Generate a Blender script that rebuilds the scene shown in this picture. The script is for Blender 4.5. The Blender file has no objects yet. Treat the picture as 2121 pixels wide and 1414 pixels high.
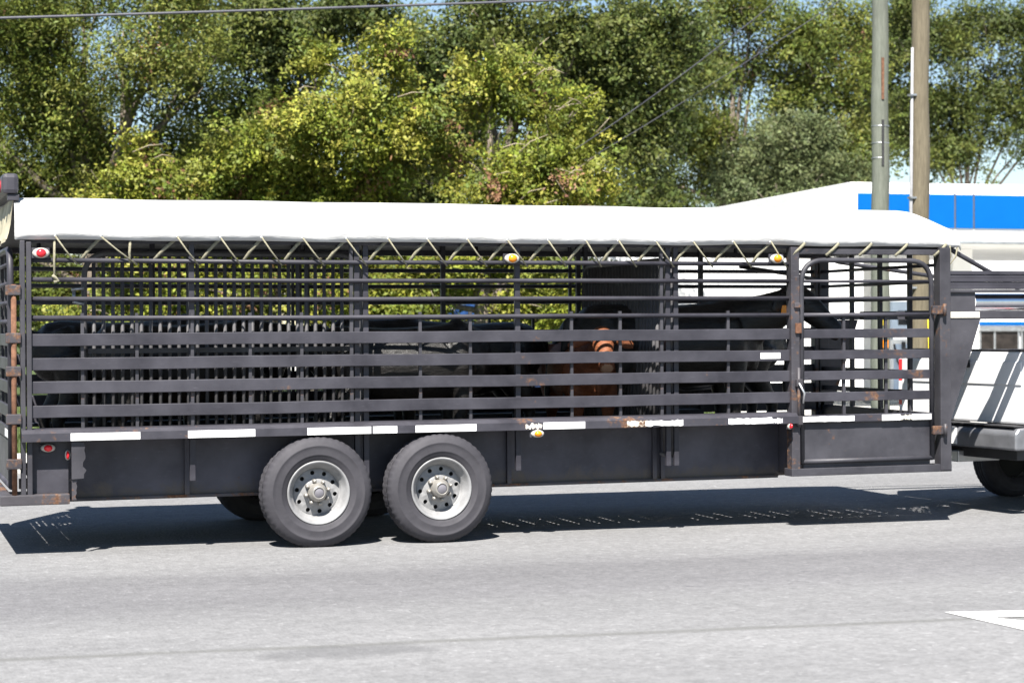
import bpy, bmesh, math, random
import numpy as np
from mathutils import Vector, Matrix

random.seed(7)
R = math.radians
scene = bpy.context.scene
COL = scene.collection

# ------------------------------------------------------------------ camera, sky, sun, exposure
F = 4000.0; PXW = 2121.0; CXP = 1060.5; HOR = 680.0; CAMH = 1.58
TH = R(18.565)
CAM = Vector((-1.039, -13.758, CAMH))
FW = Vector((math.sin(TH), math.cos(TH), 0)); RT = Vector((math.cos(TH), -math.sin(TH), 0))
cd = bpy.data.cameras.new('camera'); cam = bpy.data.objects.new('camera', cd); COL.objects.link(cam)
cam.location = CAM; cam.rotation_euler = (R(90), 0, -TH)
cd.sensor_width = 36; cd.lens = F / PXW * 36; cd.shift_y = -27 / PXW
cd.clip_start = 0.1; cd.clip_end = 3000
cd.dof.use_dof = True; cd.dof.focus_distance = 14.6; cd.dof.aperture_fstop = 3.2
scene.camera = cam

SUN_FROM = Vector((-0.34, -0.62, 1.0)).normalized()
w = bpy.data.worlds.new('World'); scene.world = w; w.use_nodes = True
nt = w.node_tree; bg = nt.nodes['Background']
sky = nt.nodes.new('ShaderNodeTexSky'); sky.sky_type = 'NISHITA'; sky.sun_disc = False
sky.sun_elevation = math.asin(SUN_FROM.z); sky.sun_rotation = math.atan2(SUN_FROM.x, SUN_FROM.y)
sky.air_density = 1.0; sky.dust_density = 0.1; sky.ozone_density = 1.6
nt.links.new(sky.outputs[0], bg.inputs[0]); bg.inputs[1].default_value = 0.05
sd = bpy.data.lights.new('sun', 'SUN'); sun = bpy.data.objects.new('sun', sd); COL.objects.link(sun)
sd.energy = 5.0; sd.angle = R(0.53); sd.color = (1.0, 0.955, 0.89)
sun.rotation_euler = SUN_FROM.to_track_quat('Z', 'Y').to_euler()
sun.location = (0, -20, 30)
vs = scene.view_settings
vs.view_transform = 'Standard'; vs.look = 'None'; vs.exposure = 1.6; vs.gamma = 1.0; vs.use_curve_mapping = False

def at(px, py, d):
    """world point at a photo position and a distance in metres along the view axis"""
    p = CAM + FW * d + RT * ((px - CXP) / F * d)
    p.z = CAMH + (HOR - py) / F * d
    return p
def gnd(px, d):
    p = at(px, HOR, d); p.z = 0; return p

# ------------------------------------------------------------------ materials
MATS = {}
def newmat(name):
    m = bpy.data.materials.new(name); m.use_nodes = True
    n = m.node_tree.nodes; b = n['Principled BSDF']; MATS[name] = m
    return m, m.node_tree, b
def node(t, typ, **kw):
    n = t.nodes.new(typ)
    for k, v in kw.items(): setattr(n, k, v)
    return n
def noise(t, scale, detail=4, rough=0.55, vec=None, dist=0.0):
    n = node(t, 'ShaderNodeTexNoise'); n.inputs['Scale'].default_value = scale
    n.inputs['Detail'].default_value = detail; n.inputs['Roughness'].default_value = rough
    n.inputs['Distortion'].default_value = dist
    if vec is not None: t.links.new(vec, n.inputs['Vector'])
    return n.outputs['Fac']
def ramp(t, fac, stops):
    r = node(t, 'ShaderNodeValToRGB'); e = r.color_ramp.elements
    while len(e) < len(stops): e.new(0.5)
    for i, (p, c) in enumerate(stops):
        e[i].position = p; e[i].color = (c, c, c, 1) if isinstance(c, (int, float)) else (*c, 1)
    t.links.new(fac, r.inputs['Fac']); return r.outputs['Color']
def mix(t, fac, a, b, mode='MIX'):
    m = node(t, 'ShaderNodeMix', data_type='RGBA', blend_type=mode)
    for s, v in ((m.inputs[0], fac), (m.inputs[6], a), (m.inputs[7], b)):
        if isinstance(v, (int, float)): s.default_value = v
        elif isinstance(v, tuple): s.default_value = (*v, 1)
        else: t.links.new(v, s)
    return m.outputs[2]
def mth(t, op, a, b=0.0, clamp=False):
    m = node(t, 'ShaderNodeMath', operation=op); m.use_clamp = clamp
    for s, v in ((m.inputs[0], a), (m.inputs[1], b)):
        if isinstance(v, (int, float)): s.default_value = v
        else: t.links.new(v, s)
    return m.outputs[0]
def objco(t):
    return node(t, 'ShaderNodeTexCoord').outputs['Object']
def bump(t, b, h, strength=0.3, dist=0.01):
    n = node(t, 'ShaderNodeBump'); n.inputs['Strength'].default_value = strength; n.inputs['Distance'].default_value = dist
    t.links.new(h, n.inputs['Height']); t.links.new(n.outputs[0], b.inputs['Normal'])
def band(t, x, lo, hi, soft):
    a = node(t, 'ShaderNodeMapRange', interpolation_type='SMOOTHSTEP')
    a.inputs[1].default_value = lo - soft; a.inputs[2].default_value = lo + soft; t.links.new(x, a.inputs[0])
    c = node(t, 'ShaderNodeMapRange', interpolation_type='SMOOTHSTEP')
    c.inputs[1].default_value = hi - soft; c.inputs[2].default_value = hi + soft; t.links.new(x, c.inputs[0])
    return mth(t, 'SUBTRACT', a.outputs[0], c.outputs[0])

def paint(name, base, rust=0.72, rough=0.5, scuff=0.12, patches=(), spec=0.35, mud=0.0):
    """worn enamel with scuffs, dust and rust; patches = (x0, x1, strength) where rust has spread"""
    m, t, b = newmat(name); co = objco(t)
    big = noise(t, 2.2, 5, 0.6, co); fine = noise(t, 23, 6, 0.65, co)
    dark = tuple(c * 0.72 for c in base); dusty = tuple(min(1, c * 1.5 + 0.02) for c in base)
    c = mix(t, ramp(t, big, [(0.3, 0), (0.72, 1)]), dark, dusty)
    sc = node(t, 'ShaderNodeMapping'); sc.inputs['Scale'].default_value = (3, 3, 30); t.links.new(co, sc.inputs[0])
    scr = noise(t, 3.5, 6, 0.7, sc.outputs[0])
    c = mix(t, mth(t, 'MULTIPLY', ramp(t, scr, [(0.6, 0), (0.72, 1)]), scuff * 3), c, tuple(min(1, x * 2.4 + 0.05) for x in base))
    rm = mth(t, 'ADD', mth(t, 'MULTIPLY', noise(t, 3.1, 3, 0.5, co), 0.55), mth(t, 'MULTIPLY', fine, 0.45))
    if patches:
        sp = node(t, 'ShaderNodeSeparateXYZ'); t.links.new(co, sp.inputs[0])
        for x0, x1, s in patches:
            rm = mth(t, 'ADD', rm, mth(t, 'MULTIPLY', band(t, sp.outputs[0], x0, x1, 0.09), s))
    mask = ramp(t, rm, [(rust - 0.05, 0), (min(1, rust + 0.03), 1)])
    rc = ramp(t, noise(t, 40, 4, 0.7, co), [(0.3, (0.050, 0.024, 0.014)), (0.55, (0.125, 0.062, 0.034)), (0.75, (0.27, 0.185, 0.11))])
    if mud:
        s2 = node(t, 'ShaderNodeSeparateXYZ'); t.links.new(co, s2.inputs[0])
        hz = node(t, 'ShaderNodeMapRange'); hz.inputs[1].default_value = 0.60; hz.inputs[2].default_value = 0.36; t.links.new(s2.outputs[2], hz.inputs[0])
        mm = ramp(t, mth(t, 'ADD', mth(t, 'MULTIPLY', hz.outputs[0], 0.42), mth(t, 'MULTIPLY', noise(t, 5.5, 7, 0.72, co, 0.8), 0.75)), [(0.58, 0), (0.82, 1)])
        c = mix(t, mth(t, 'MULTIPLY', mm, mud), c, (0.085, 0.068, 0.048))
    t.links.new(mix(t, mask, c, rc), b.inputs['Base Color'])
    t.links.new(mth(t, 'ADD', mth(t, 'MULTIPLY', mask, 0.35), mth(t, 'ADD', mth(t, 'MULTIPLY', fine, 0.2), rough - 0.1)), b.inputs['Roughness'])
    b.inputs['Specular IOR Level'].default_value = spec
    bump(t, b, mth(t, 'ADD', fine, mask), 0.18, 0.004)
    return m
def plain(name, base, rough=0.5, metal=0.0, var=0.2, scale=6.0, spec=0.5, bmp=0.0, trans=0.0):
    m, t, b = newmat(name); co = objco(t)
    n = noise(t, scale, 6, 0.62, co)
    c = mix(t, ramp(t, n, [(0.3, 0), (0.7, 1)]), tuple(x * (1 - var) for x in base), tuple(min(1, x * (1 + var)) for x in base))
    t.links.new(c, b.inputs['Base Color']); b.inputs['Metallic'].default_value = metal
    t.links.new(mth(t, 'ADD', mth(t, 'MULTIPLY', n, 0.16), rough - 0.08), b.inputs['Roughness'])
    b.inputs['Specular IOR Level'].default_value = spec
    if bmp: bump(t, b, noise(t, scale * 8, 5, 0.6, co), bmp, 0.01)
    return m

BLK = (0.0225, 0.0215, 0.029)
M_BLACK = paint('black_enamel', BLK, 0.70)
M_SLAT = paint('slat_enamel', BLK, 0.68, scuff=0.2, patches=((3.6, 3.85, 0.07), (5.0, 5.2, 0.05), (6.5, 7.1, 0.09)))
M_CAP = paint('rub_rail_enamel', BLK, 0.66, patches=((3.62, 3.84, 0.10), (4.32, 4.62, 0.07), (4.9, 5.35, 0.06), (0.0, 0.25, 0.03), (5.85, 6.0, 0.08)))
M_SKIRT = paint('skirt_enamel', (0.039, 0.038, 0.051), 0.69, mud=0.9)
M_HINGE = paint('rusty_enamel', (0.034, 0.031, 0.036), 0.565)
M_POST = paint('post_enamel', (0.027, 0.026, 0.032), 0.645)
M_DPOST = paint('scuffed_post_enamel', (0.030, 0.028, 0.034), 0.575, scuff=0.25)
M_DOOR = paint('door_enamel', (0.026, 0.0255, 0.032), 0.665)
M_IN = paint('inner_gate_enamel', (0.055, 0.053, 0.056), 0.66)
M_RUST = plain('rust', (0.135, 0.068, 0.042), 0.9, 0, 0.5, 22, 0.2, 0.3)
M_TAPE = paint('reflective_tape', (0.72, 0.72, 0.71), 0.70, 0.45, 0.0)
M_TAPE2 = paint('torn_tape', (0.50, 0.47, 0.40), 0.62, 0.5, 0.0)
M_ROPE = plain('rope', (0.25, 0.235, 0.17), 0.9, 0, 0.3, 60, 0.1, 0.6)
M_RED = plain('red_lens', (0.75, 0.02, 0.03), 0.2, 0, 0.1)
M_AMB = plain('amber_lens', (0.75, 0.24, 0.008), 0.2, 0, 0.1)
M_BEZEL = plain('lamp_bezel', (0.42, 0.40, 0.36), 0.4, 0, 0.35, 90)
M_WHEEL = plain('wheel_paint', (0.21, 0.21, 0.212), 0.45, 0.0, 0.28, 9)
M_HUB = plain('hub_metal', (0.30, 0.285, 0.26), 0.38, 0.5, 0.2, 20)
M_HOLE = plain('wheel_hole_dark', (0.012, 0.012, 0.012), 0.8)
M_CHROME = plain('bright_metal', (0.72, 0.74, 0.78), 0.18, 1.0, 0.08, 5)
M_STEEL = plain('galvanised', (0.42, 0.43, 0.44), 0.4, 0.8, 0.2, 9)
M_WHITE = plain('white_car_paint', (0.78, 0.78, 0.79), 0.28, 0, 0.03, 3)
M_GLASS = plain('dark_glass', (0.015, 0.018, 0.022), 0.06, 0, 0.1)
M_PLASTIC = plain('black_plastic', (0.02, 0.02, 0.022), 0.6, 0, 0.3, 20)
M_FLOOR = plain('dirty_floor_boards', (0.05, 0.042, 0.034), 0.9, 0, 0.4, 8, 0.2, 0.5)
M_BED = plain('worn_bed_liner', (0.035, 0.033, 0.034), 0.7, 0, 0.3, 8)

def mat_tyre():
    m, t, b = newmat('tyre_rubber'); co = objco(t)
    c = ramp(t, noise(t, 5, 6, 0.7, co, 0.4), [(0.3, (0.026, 0.025, 0.030)), (0.7, (0.047, 0.045, 0.052))])
    t.links.new(c, b.inputs['Base Color']); b.inputs['Roughness'].default_value = 0.72
    b.inputs['Specular IOR Level'].default_value = 0.35
    bump(t, b, noise(t, 120, 3, 0.5, co), 0.15, 0.003); return m
M_TYRE = mat_tyre()
def mat_canvas():
    m, t, b = newmat('white_canvas'); co = objco(t)
    c = mix(t, ramp(t, noise(t, 1.4, 6, 0.7, co), [(0.52, 0), (0.85, 1)]), (0.46, 0.46, 0.455), (0.36, 0.355, 0.33))
    mp = node(t, 'ShaderNodeMapping'); mp.inputs['Scale'].default_value = (1.6, 1, 9); t.links.new(co, mp.inputs[0])
    c = mix(t, ramp(t, noise(t, 1.3, 5, 0.6, mp.outputs[0], 0.5), [(0.70, 0), (0.725, 0.8)]), c, (0.13, 0.125, 0.085))
    t.links.new(c, b.inputs['Base Color']); b.inputs['Roughness'].default_value = 0.62
    mp2 = node(t, 'ShaderNodeMapping'); mp2.inputs['Scale'].default_value = (0.9, 1, 3); t.links.new(co, mp2.inputs[0])
    bump(t, b, noise(t, 3.0, 4, 0.5, mp2.outputs[0]), 0.35, 0.05); return m
M_CANVAS = mat_canvas()
M_CANVAS_END = plain('stained_canvas', (0.36, 0.33, 0.24), 0.85, 0, 0.35, 5, 0.2, 0.2)

def mat_leaf(name, trans=0.22):
    m, t, b = newmat(name)
    at_ = node(t, 'ShaderNodeAttribute', attribute_name='tone')
    g = node(t, 'ShaderNodeNewGeometry')
    hs = node(t, 'ShaderNodeHueSaturation'); t.links.new(at_.outputs['Color'], hs.inputs['Color'])
    t.links.new(mth(t, 'ADD', mth(t, 'MULTIPLY', g.outputs['Random Per Island'], 0.55), 0.72), hs.inputs['Value'])
    t.links.new(mth(t, 'ADD', mth(t, 'MULTIPLY', g.outputs['Random Per Island'], 0.03), 0.485), hs.inputs['Hue'])
    t.links.new(hs.outputs[0], b.inputs['Base Color'])
    b.inputs['Roughness'].default_value = 0.55; b.inputs['Specular IOR Level'].default_value = 0.22
    tr = node(t, 'ShaderNodeBsdfTranslucent'); t.links.new(hs.outputs[0], tr.inputs['Color'])
    mx = node(t, 'ShaderNodeMixShader'); mx.inputs[0].default_value = trans
    t.links.new(b.outputs[0], mx.inputs[1]); t.links.new(tr.outputs[0], mx.inputs[2])
    t.links.new(mx.outputs[0], t.nodes['Material Output'].inputs[0]); return m
M_LEAF = mat_leaf('leaves')
def mat_bark():
    m, t, b = newmat('bark'); co = objco(t)
    mp = node(t, 'ShaderNodeMapping'); mp.inputs['Scale'].default_value = (6, 6, 1.2); t.links.new(co, mp.inputs[0])
    n = noise(t, 4, 6, 0.65, mp.outputs[0])
    t.links.new(ramp(t, n, [(0.3, (0.07, 0.055, 0.042)), (0.7, (0.22, 0.18, 0.14))]), b.inputs['Base Color'])
    b.inputs['Roughness'].default_value = 0.95; bump(t, b, n, 0.8, 0.03); return m
M_BARK = mat_bark()
M_TWIG = plain('dry_twig', (0.30, 0.25, 0.18), 0.9, 0, 0.3, 20)
def mat_pole(name, a, c2):
    m, t, b = newmat(name); co = objco(t)
    mp = node(t, 'ShaderNodeMapping'); mp.inputs['Scale'].default_value = (9, 9, 0.9); t.links.new(co, mp.inputs[0])
    n = noise(t, 4, 8, 0.7, mp.outputs[0]); n2 = noise(t, 1.2, 4, 0.6, co)
    c = mix(t, ramp(t, n, [(0.3, 0), (0.72, 1)]), a, c2)
    c = mix(t, mth(t, 'MULTIPLY', ramp(t, n2, [(0.5, 0), (0.7, 1)]), 0.5), c, tuple(x * 0.7 for x in a))
    t.links.new(c, b.inputs['Base Color']); b.inputs['Roughness'].default_value = 0.9; bump(t, b, n, 0.5, 0.02); return m
M_POLE1 = mat_pole('grey_green_pole_wood', (0.085, 0.094, 0.074), (0.158, 0.168, 0.140))
M_POLE2 = mat_pole('tan_pole_wood', (0.080, 0.066, 0.042), (0.165, 0.140, 0.094))
def mat_hide(name, a, c2, rough=0.55):
    m, t, b = newmat(name); co = objco(t)
    mp = node(t, 'ShaderNodeMapping'); mp.inputs['Scale'].default_value = (3, 3, 9); t.links.new(co, mp.inputs[0])
    n = noise(t, 5, 7, 0.7, mp.outputs[0], 0.6)
    t.links.new(ramp(t, n, [(0.35, a), (0.7, c2)]), b.inputs['Base Color'])
    b.inputs['Roughness'].default_value = rough; bump(t, b, n, 0.5, 0.02)
    b.inputs['Specular IOR Level'].default_value = 0.5; return m
M_COWB = mat_hide('black_hide', (0.004, 0.0038, 0.0036), (0.015, 0.013, 0.012), 0.42)
M_COWR = mat_hide('red_brown_hide', (0.12, 0.034, 0.011), (0.24, 0.080, 0.027), 0.65)
M_MUZZLE = plain('pale_muzzle', (0.26, 0.155, 0.10), 0.6)
M_EYE = plain('eye', (0.008, 0.006, 0.005), 0.1)
M_HOOF = plain('hoof', (0.05, 0.04, 0.035), 0.6)

# ------------------------------------------------------------------ mesh helpers
class MB:
    def __init__(s): s.v = []; s.f = []; s.sm = []
    def add(s, vs, fs, smooth=False):
        o = len(s.v); s.v += [tuple(p) for p in vs]; s.f += [tuple(i + o for i in q) for q in fs]; s.sm += [smooth] * len(fs)
        return s
    def box(s, x0, x1, y0, y1, z0, z1, b=0.0):
        if b <= 0:
            return s.add([(x, y, z) for x in (x0, x1) for y in (y0, y1) for z in (z0, z1)],
                         [(0, 1, 3, 2), (4, 6, 7, 5), (0, 4, 5, 1), (2, 3, 7, 6), (0, 2, 6, 4), (1, 5, 7, 3)])
        bm = bmesh.new(); bmesh.ops.create_cube(bm, size=1)
        for v in bm.verts: v.co = Vector(((x0 + x1) / 2 + v.co.x * (x1 - x0), (y0 + y1) / 2 + v.co.y * (y1 - y0), (z0 + z1) / 2 + v.co.z * (z1 - z0)))
        bmesh.ops.bevel(bm, geom=bm.edges[:], offset=b, segments=2, affect='EDGES', profile=0.6)
        bm.verts.index_update(); s.add([v.co for v in bm.verts], [[v.index for v in f.verts] for f in bm.faces], False); bm.free(); return s
    def tube(s, pts, r, n=8, cap=True, flat=1.0):
        pts = [Vector(p) for p in pts]; rs = r if isinstance(r, (list, tuple)) else [r] * len(pts)
        vs, fs = [], []; prev = None
        for i, p in enumerate(pts):
            d = (pts[min(i + 1, len(pts) - 1)] - pts[max(i - 1, 0)]).normalized()
            if prev is None:
                a = Vector((0, 1, 0)) if abs(d.y) < 0.9 else Vector((1, 0, 0)); u = (a - d * a.dot(d)).normalized()
            else: u = (prev - d * prev.dot(d)).normalized()
            prev = u; v = d.cross(u); rr = rs[i]
            rr = rr if isinstance(rr, (list, tuple)) else (rr, rr * flat)
            vs += [p + u * (rr[0] * math.cos(2 * math.pi * k / n)) + v * (rr[1] * math.sin(2 * math.pi * k / n)) for k in range(n)]
        for i in range(len(pts) - 1):
            for k in range(n): fs.append((i * n + k, i * n + (k + 1) % n, (i + 1) * n + (k + 1) % n, (i + 1) * n + k))
        s.add(vs, fs, True)
        if cap:
            o = len(s.v) - len(vs); L = (len(pts) - 1) * n
            s.f.append(tuple(o + k for k in reversed(range(n)))); s.f.append(tuple(o + L + k for k in range(n))); s.sm += [False, False]
        return s
    def lathe(s, prof, n=48, c=(0, 0, 0), axis='y', smooth=True):
        """prof = (radius, along)"""
        vs, fs = [], []
        for r, h in prof:
            for k in range(n):
                a = 2 * math.pi * k / n; q = (r * math.cos(a), h, r * math.sin(a)) if axis == 'y' else (r * math.cos(a), r * math.sin(a), h) if axis == 'z' else (h, r * math.cos(a), r * math.sin(a))
                vs.append((q[0] + c[0], q[1] + c[1], q[2] + c[2]))
        for i in range(len(prof) - 1):
            for k in range(n): fs.append((i * n + k, i * n + (k + 1) % n, (i + 1) * n + (k + 1) % n, (i + 1) * n + k))
        return s.add(vs, fs, smooth)
    def prism(s, poly, y0, y1):
        """poly in x,z extruded along y"""
        n = len(poly); vs = [(x, y0, z) for x, z in poly] + [(x, y1, z) for x, z in poly]
        fs = [tuple(range(n)), tuple(range(2 * n - 1, n - 1, -1))] + [(i, n + i, n + (i + 1) % n, (i + 1) % n) for i in range(n)]
        return s.add(vs, fs)
    def mesh(s, name, mat):
        me = bpy.data.meshes.new(name); me.from_pydata(s.v, [], s.f); me.polygons.foreach_set('use_smooth', s.sm)
        me.materials.append(mat); bm = bmesh.new(); bm.from_mesh(me); bmesh.ops.recalc_face_normals(bm, faces=bm.faces[:]); bm.to_mesh(me); bm.free()
        me.update(); return me
    def build(s, name, mat, parent=None, loc=None, label=None):
        o = bpy.data.objects.new(name, s.mesh(name, mat)); COL.objects.link(o); o.parent = parent
        if loc: o.location = loc
        if label: o['label'] = label
        return o
def inst(me, name, parent, loc=(0, 0, 0), rot=None, scl=None):
    o = bpy.data.objects.new(name, me); COL.objects.link(o); o.parent = parent; o.location = loc
    if rot: o.rotation_euler = rot
    if scl: o.scale = scl
    return o
def empty(name, loc=(0, 0, 0), rz=0):
    o = bpy.data.objects.new(name, None); COL.objects.link(o); o.location = loc; o.rotation_euler = (0, 0, rz); o.empty_display_size = 0.2; return o
def tag(o, label, cat, group=None):
    o['label'] = label; o['category'] = cat
    if group: o['group'] = group
    return o
def structure(o): o['kind'] = 'structure'; return o
def copy_tree(o, parent=None):
    c = o.copy(); COL.objects.link(c); c.parent = parent
    for ch in list(o.children): copy_tree(ch, c)
    return c
def arc_path(corners, rad, n=6):
    """polyline with rounded inner corners"""
    P = [Vector(p) for p in corners]; out = [P[0]]
    for i in range(1, len(P) - 1):
        a = (P[i - 1] - P[i]).normalized(); b = (P[i + 1] - P[i]).normalized()
        p0 = P[i] + a * rad; p1 = P[i] + b * rad
        for k in range(n + 1):
            u = k / n; out.append(p0 * (1 - u) ** 2 + P[i] * (2 * u * (1 - u)) + p1 * u ** 2)
    out.append(P[-1]); return out

# ------------------------------------------------------------------ setting: ground, road, kerb, verge, forecourt
def mat_asphalt(name, lo, hi, detail=True):
    m, t, b = newmat(name); co = objco(t)
    sp = node(t, 'ShaderNodeSeparateXYZ'); t.links.new(co, sp.inputs[0]); X, Y = sp.outputs[0], sp.outputs[1]
    st = node(t, 'ShaderNodeMapping'); st.inputs['Scale'].default_value = (0.35, 1.3, 1); t.links.new(co, st.inputs[0])
    big = noise(t, 0.7, 6, 0.6, st.outputs[0]); med = noise(t, 9, 5, 0.7, co)
    vo = node(t, 'ShaderNodeTexVoronoi'); vo.inputs['Scale'].default_value = 46; t.links.new(co, vo.inputs['Vector'])
    stone = node(t, 'ShaderNodeSeparateColor'); t.links.new(vo.outputs['Color'], stone.inputs[0])
    c = mix(t, ramp(t, big, [(0.3, 0), (0.7, 1)]), lo, hi)
    c = mix(t, 0.5, c, ramp(t, stone.outputs[0], [(0.0, 0.6), (0.5, 0.88), (0.96, 1.0), (1.0, 1.5)]), 'MULTIPLY')
    c = mix(t, 0.5, c, ramp(t, med, [(0.3, 0.72), (0.7, 1.3)]), 'MULTIPLY')
    if detail:
        # worn wheel track and tar specks, the seam between two pavings, a repair stain
        trk = mth(t, 'MULTIPLY', band(t, mth(t, 'ADD', Y, mth(t, 'MULTIPLY', big, 0.9)), -2.6, -0.9, 0.55), 0.72)
        c = mix(t, trk, c, mix(t, 1.0, c, (0.70, 0.69, 0.715), 'MULTIPLY'))
        sk = node(t, 'ShaderNodeMapping'); sk.inputs['Scale'].default_value = (1.2, 6.5, 1); t.links.new(co, sk.inputs[0])
        spk = ramp(t, noise(t, 1.6, 5, 0.65, sk.outputs[0]), [(0.655, 0), (0.70, 1)])
        c = mix(t, mth(t, 'MULTIPLY', spk, mth(t, 'ADD', mth(t, 'MULTIPLY', trk, 1.5), 0.25)), c, (0.05, 0.048, 0.058))
        line = mth(t, 'SUBTRACT', Y, mth(t, 'ADD', mth(t, 'MULTIPLY', X, SEAM[1]), SEAM[0]))
        line = mth(t, 'ADD', line, mth(t, 'MULTIPLY', mth(t, 'SUBTRACT', noise(t, 1.1, 6, 0.6, co), 0.5), 0.12))
        crack = band(t, line, -0.045, 0.035, 0.04)
        c = mix(t, mth(t, 'MULTIPLY', crack, mth(t, 'ADD', mth(t, 'MULTIPLY', med, 1.1), 0.0), True), c, (0.085, 0.085, 0.078))
        near = node(t, 'ShaderNodeMapRange'); near.inputs[1].default_value = 0.05; near.inputs[2].default_value = -0.25; t.links.new(line, near.inputs[0])
        c = mix(t, mth(t, 'MULTIPLY', near.outputs[0], 0.8), c, mix(t, 1.0, c, (1.07, 1.07, 1.068), 'MULTIPLY'))
        g = node(t, 'ShaderNodeVectorMath', operation='SUBTRACT'); t.links.new(co, g.inputs[0]); g.inputs[1].default_value = STAIN
        g2 = node(t, 'ShaderNodeVectorMath', operation='MULTIPLY'); t.links.new(g.outputs[0], g2.inputs[0]); g2.inputs[1].default_value = (1.0, 2.6, 1)
        ln = node(t, 'ShaderNodeVectorMath', operation='LENGTH'); t.links.new(g2.outputs[0], ln.inputs[0])
        sm = mth(t, 'ADD', ln.outputs['Value'], mth(t, 'MULTIPLY', noise(t, 3, 5, 0.6, co), 0.9))
        c = mix(t, mth(t, 'MULTIPLY', ramp(t, sm, [(0.75, 1), (1.35, 0)]), 0.55), c, (0.085, 0.085, 0.088))
    t.links.new(c, b.inputs['Base Color']); b.inputs['Roughness'].default_value = 0.88; b.inputs['Specular IOR Level'].default_value = 0.25
    bump(t, b, mth(t, 'ADD', vo.outputs['Distance'], mth(t, 'MULTIPLY', med, 0.5)), 0.45, 0.012)
    return m
def ground_px(px, py):
    d = CAMH * F / (py - HOR); return gnd(px, d)
_a, _b = ground_px(0, 1366), ground_px(1960, 1283)
SEAM = (_a.y - _a.x * (_b.y - _a.y) / (_b.x - _a.x), (_b.y - _a.y) / (_b.x - _a.x))
STAIN = tuple(ground_px(725, 1348))
M_ROAD = mat_asphalt('bleached_asphalt', (0.150, 0.150, 0.1525), (0.188, 0.188, 0.190))
M_LOT = mat_asphalt('lot_asphalt', (0.15, 0.15, 0.148), (0.20, 0.20, 0.195), False)
M_CONC = plain('concrete', (0.42, 0.41, 0.38), 0.85, 0, 0.18, 5, 0.3, 0.3)
M_GRASSG = plain('verge_soil_and_grass', (0.055, 0.075, 0.028), 0.95, 0, 0.5, 3, 0.1, 0.8)
def mat_mark():
    m, t, b = newmat('road_paint'); co = objco(t)
    ch = mth(t, 'ADD', mth(t, 'MULTIPLY', noise(t, 60, 4, 0.7, co), 0.6), mth(t, 'MULTIPLY', noise(t, 4, 4, 0.6, co), 0.4))
    t.links.new(mix(t, ramp(t, ch, [(0.56, 0), (0.62, 1)]), (0.62, 0.62, 0.61), (0.20, 0.20, 0.20)), b.inputs['Base Color']); b.inputs['Roughness'].default_value = 0.7; return m
M_MARK = mat_mark()

def sheet(name, x0, x1, y0, y1, z, mat, nx=1, ny=1):
    m = MB(); xs = [x0 + (x1 - x0) * i / nx for i in range(nx + 1)]; ys = [y0 + (y1 - y0) * i / ny for i in range(ny + 1)]
    m.add([(x, y, z) for y in ys for x in xs], [(j * (nx + 1) + i, j * (nx + 1) + i + 1, (j + 1) * (nx + 1) + i + 1, (j + 1) * (nx + 1) + i) for j in range(ny) for i in range(nx)])
    return structure(m.build(name, mat))
sheet('ground', -700, 700, -300, 1100, -0.012, M_GRASSG)
sheet('road', -200, 200, -40, 7.8, 0.0, M_ROAD)
k = MB().box(-200, 200, 7.8, 7.98, -0.02, 0.13, 0.03); structure(k.build('kerb', M_CONC))
pv = structure(MB().box(-200, 200, 7.984, 9.5, -0.02, 0.12).build('pavement', M_CONC))
lot_x0 = gnd(1330, 40).x
sheet('forecourt', lot_x0, 160, 12.0, 75, 0.0, M_CONC)
vc = gnd(990, 41)
sheet('driveway', vc.x - 4.5, vc.x + 5.0, vc.y - 3.2, vc.y + 3.4, 0.004, M_LOT)

def grass():
    rng = np.random.default_rng(5); n = 26000
    x = rng.uniform(-6, 34, n); y = 9.6 + rng.random(n) ** 1.6 * 16
    keep = ~((x > lot_x0) & (y > 11.9)) & ~((abs(x - vc.x - 0.25) < 4.9) & (abs(y - vc.y) < 3.5))
    x, y = x[keep], y[keep]; n = len(x); a = rng.uniform(0, 6.283, n); h = rng.uniform(0.05, 0.16, n); lx = rng.normal(0, 0.04, n); ly = rng.normal(0, 0.04, n)
    wv = 0.012; P = np.zeros((n, 3, 3)); P[:, 0] = np.c_[x - wv * np.cos(a), y - wv * np.sin(a), np.full(n, -0.012)]
    P[:, 1] = np.c_[x + wv * np.cos(a), y + wv * np.sin(a), np.full(n, -0.012)]; P[:, 2] = np.c_[x + lx, y + ly, h]
    me = bpy.data.meshes.new('grass'); me.from_pydata(P.reshape(-1, 3).tolist(), [], np.arange(n * 3).reshape(-1, 3).tolist())
    ca = me.color_attributes.new('tone', 'FLOAT_COLOR', 'POINT'); c = np.ones((n * 3, 4)); t = rng.random(n).repeat(3)
    c[:, 0] = 0.05 + 0.07 * t; c[:, 1] = 0.09 + 0.05 * t; c[:, 2] = 0.022; ca.data.foreach_set('color', c.ravel())
    me.materials.append(M_LEAF); o = bpy.data.objects.new('grass', me); COL.objects.link(o); o['kind'] = 'stuff'
    o['label'] = 'short green grass on the verge beyond the pavement'; o['category'] = 'grass'
grass()

# painted chevron at the near right of the road
def quad_mark(name, pxs, parent=None):
    m = MB(); P = [ground_px(*p) for p in pxs]; m.add([(p.x, p.y, 0.004) for p in P], [tuple(range(len(P)))]); return m.build(name, M_MARK, parent)
mk = quad_mark('lane_marking', [(1956, 1268), (2190, 1263), (2190, 1275), (2052, 1279), (2190, 1293), (2190, 1322), (2112, 1303)])
mk['kind'] = 'structure'

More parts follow.
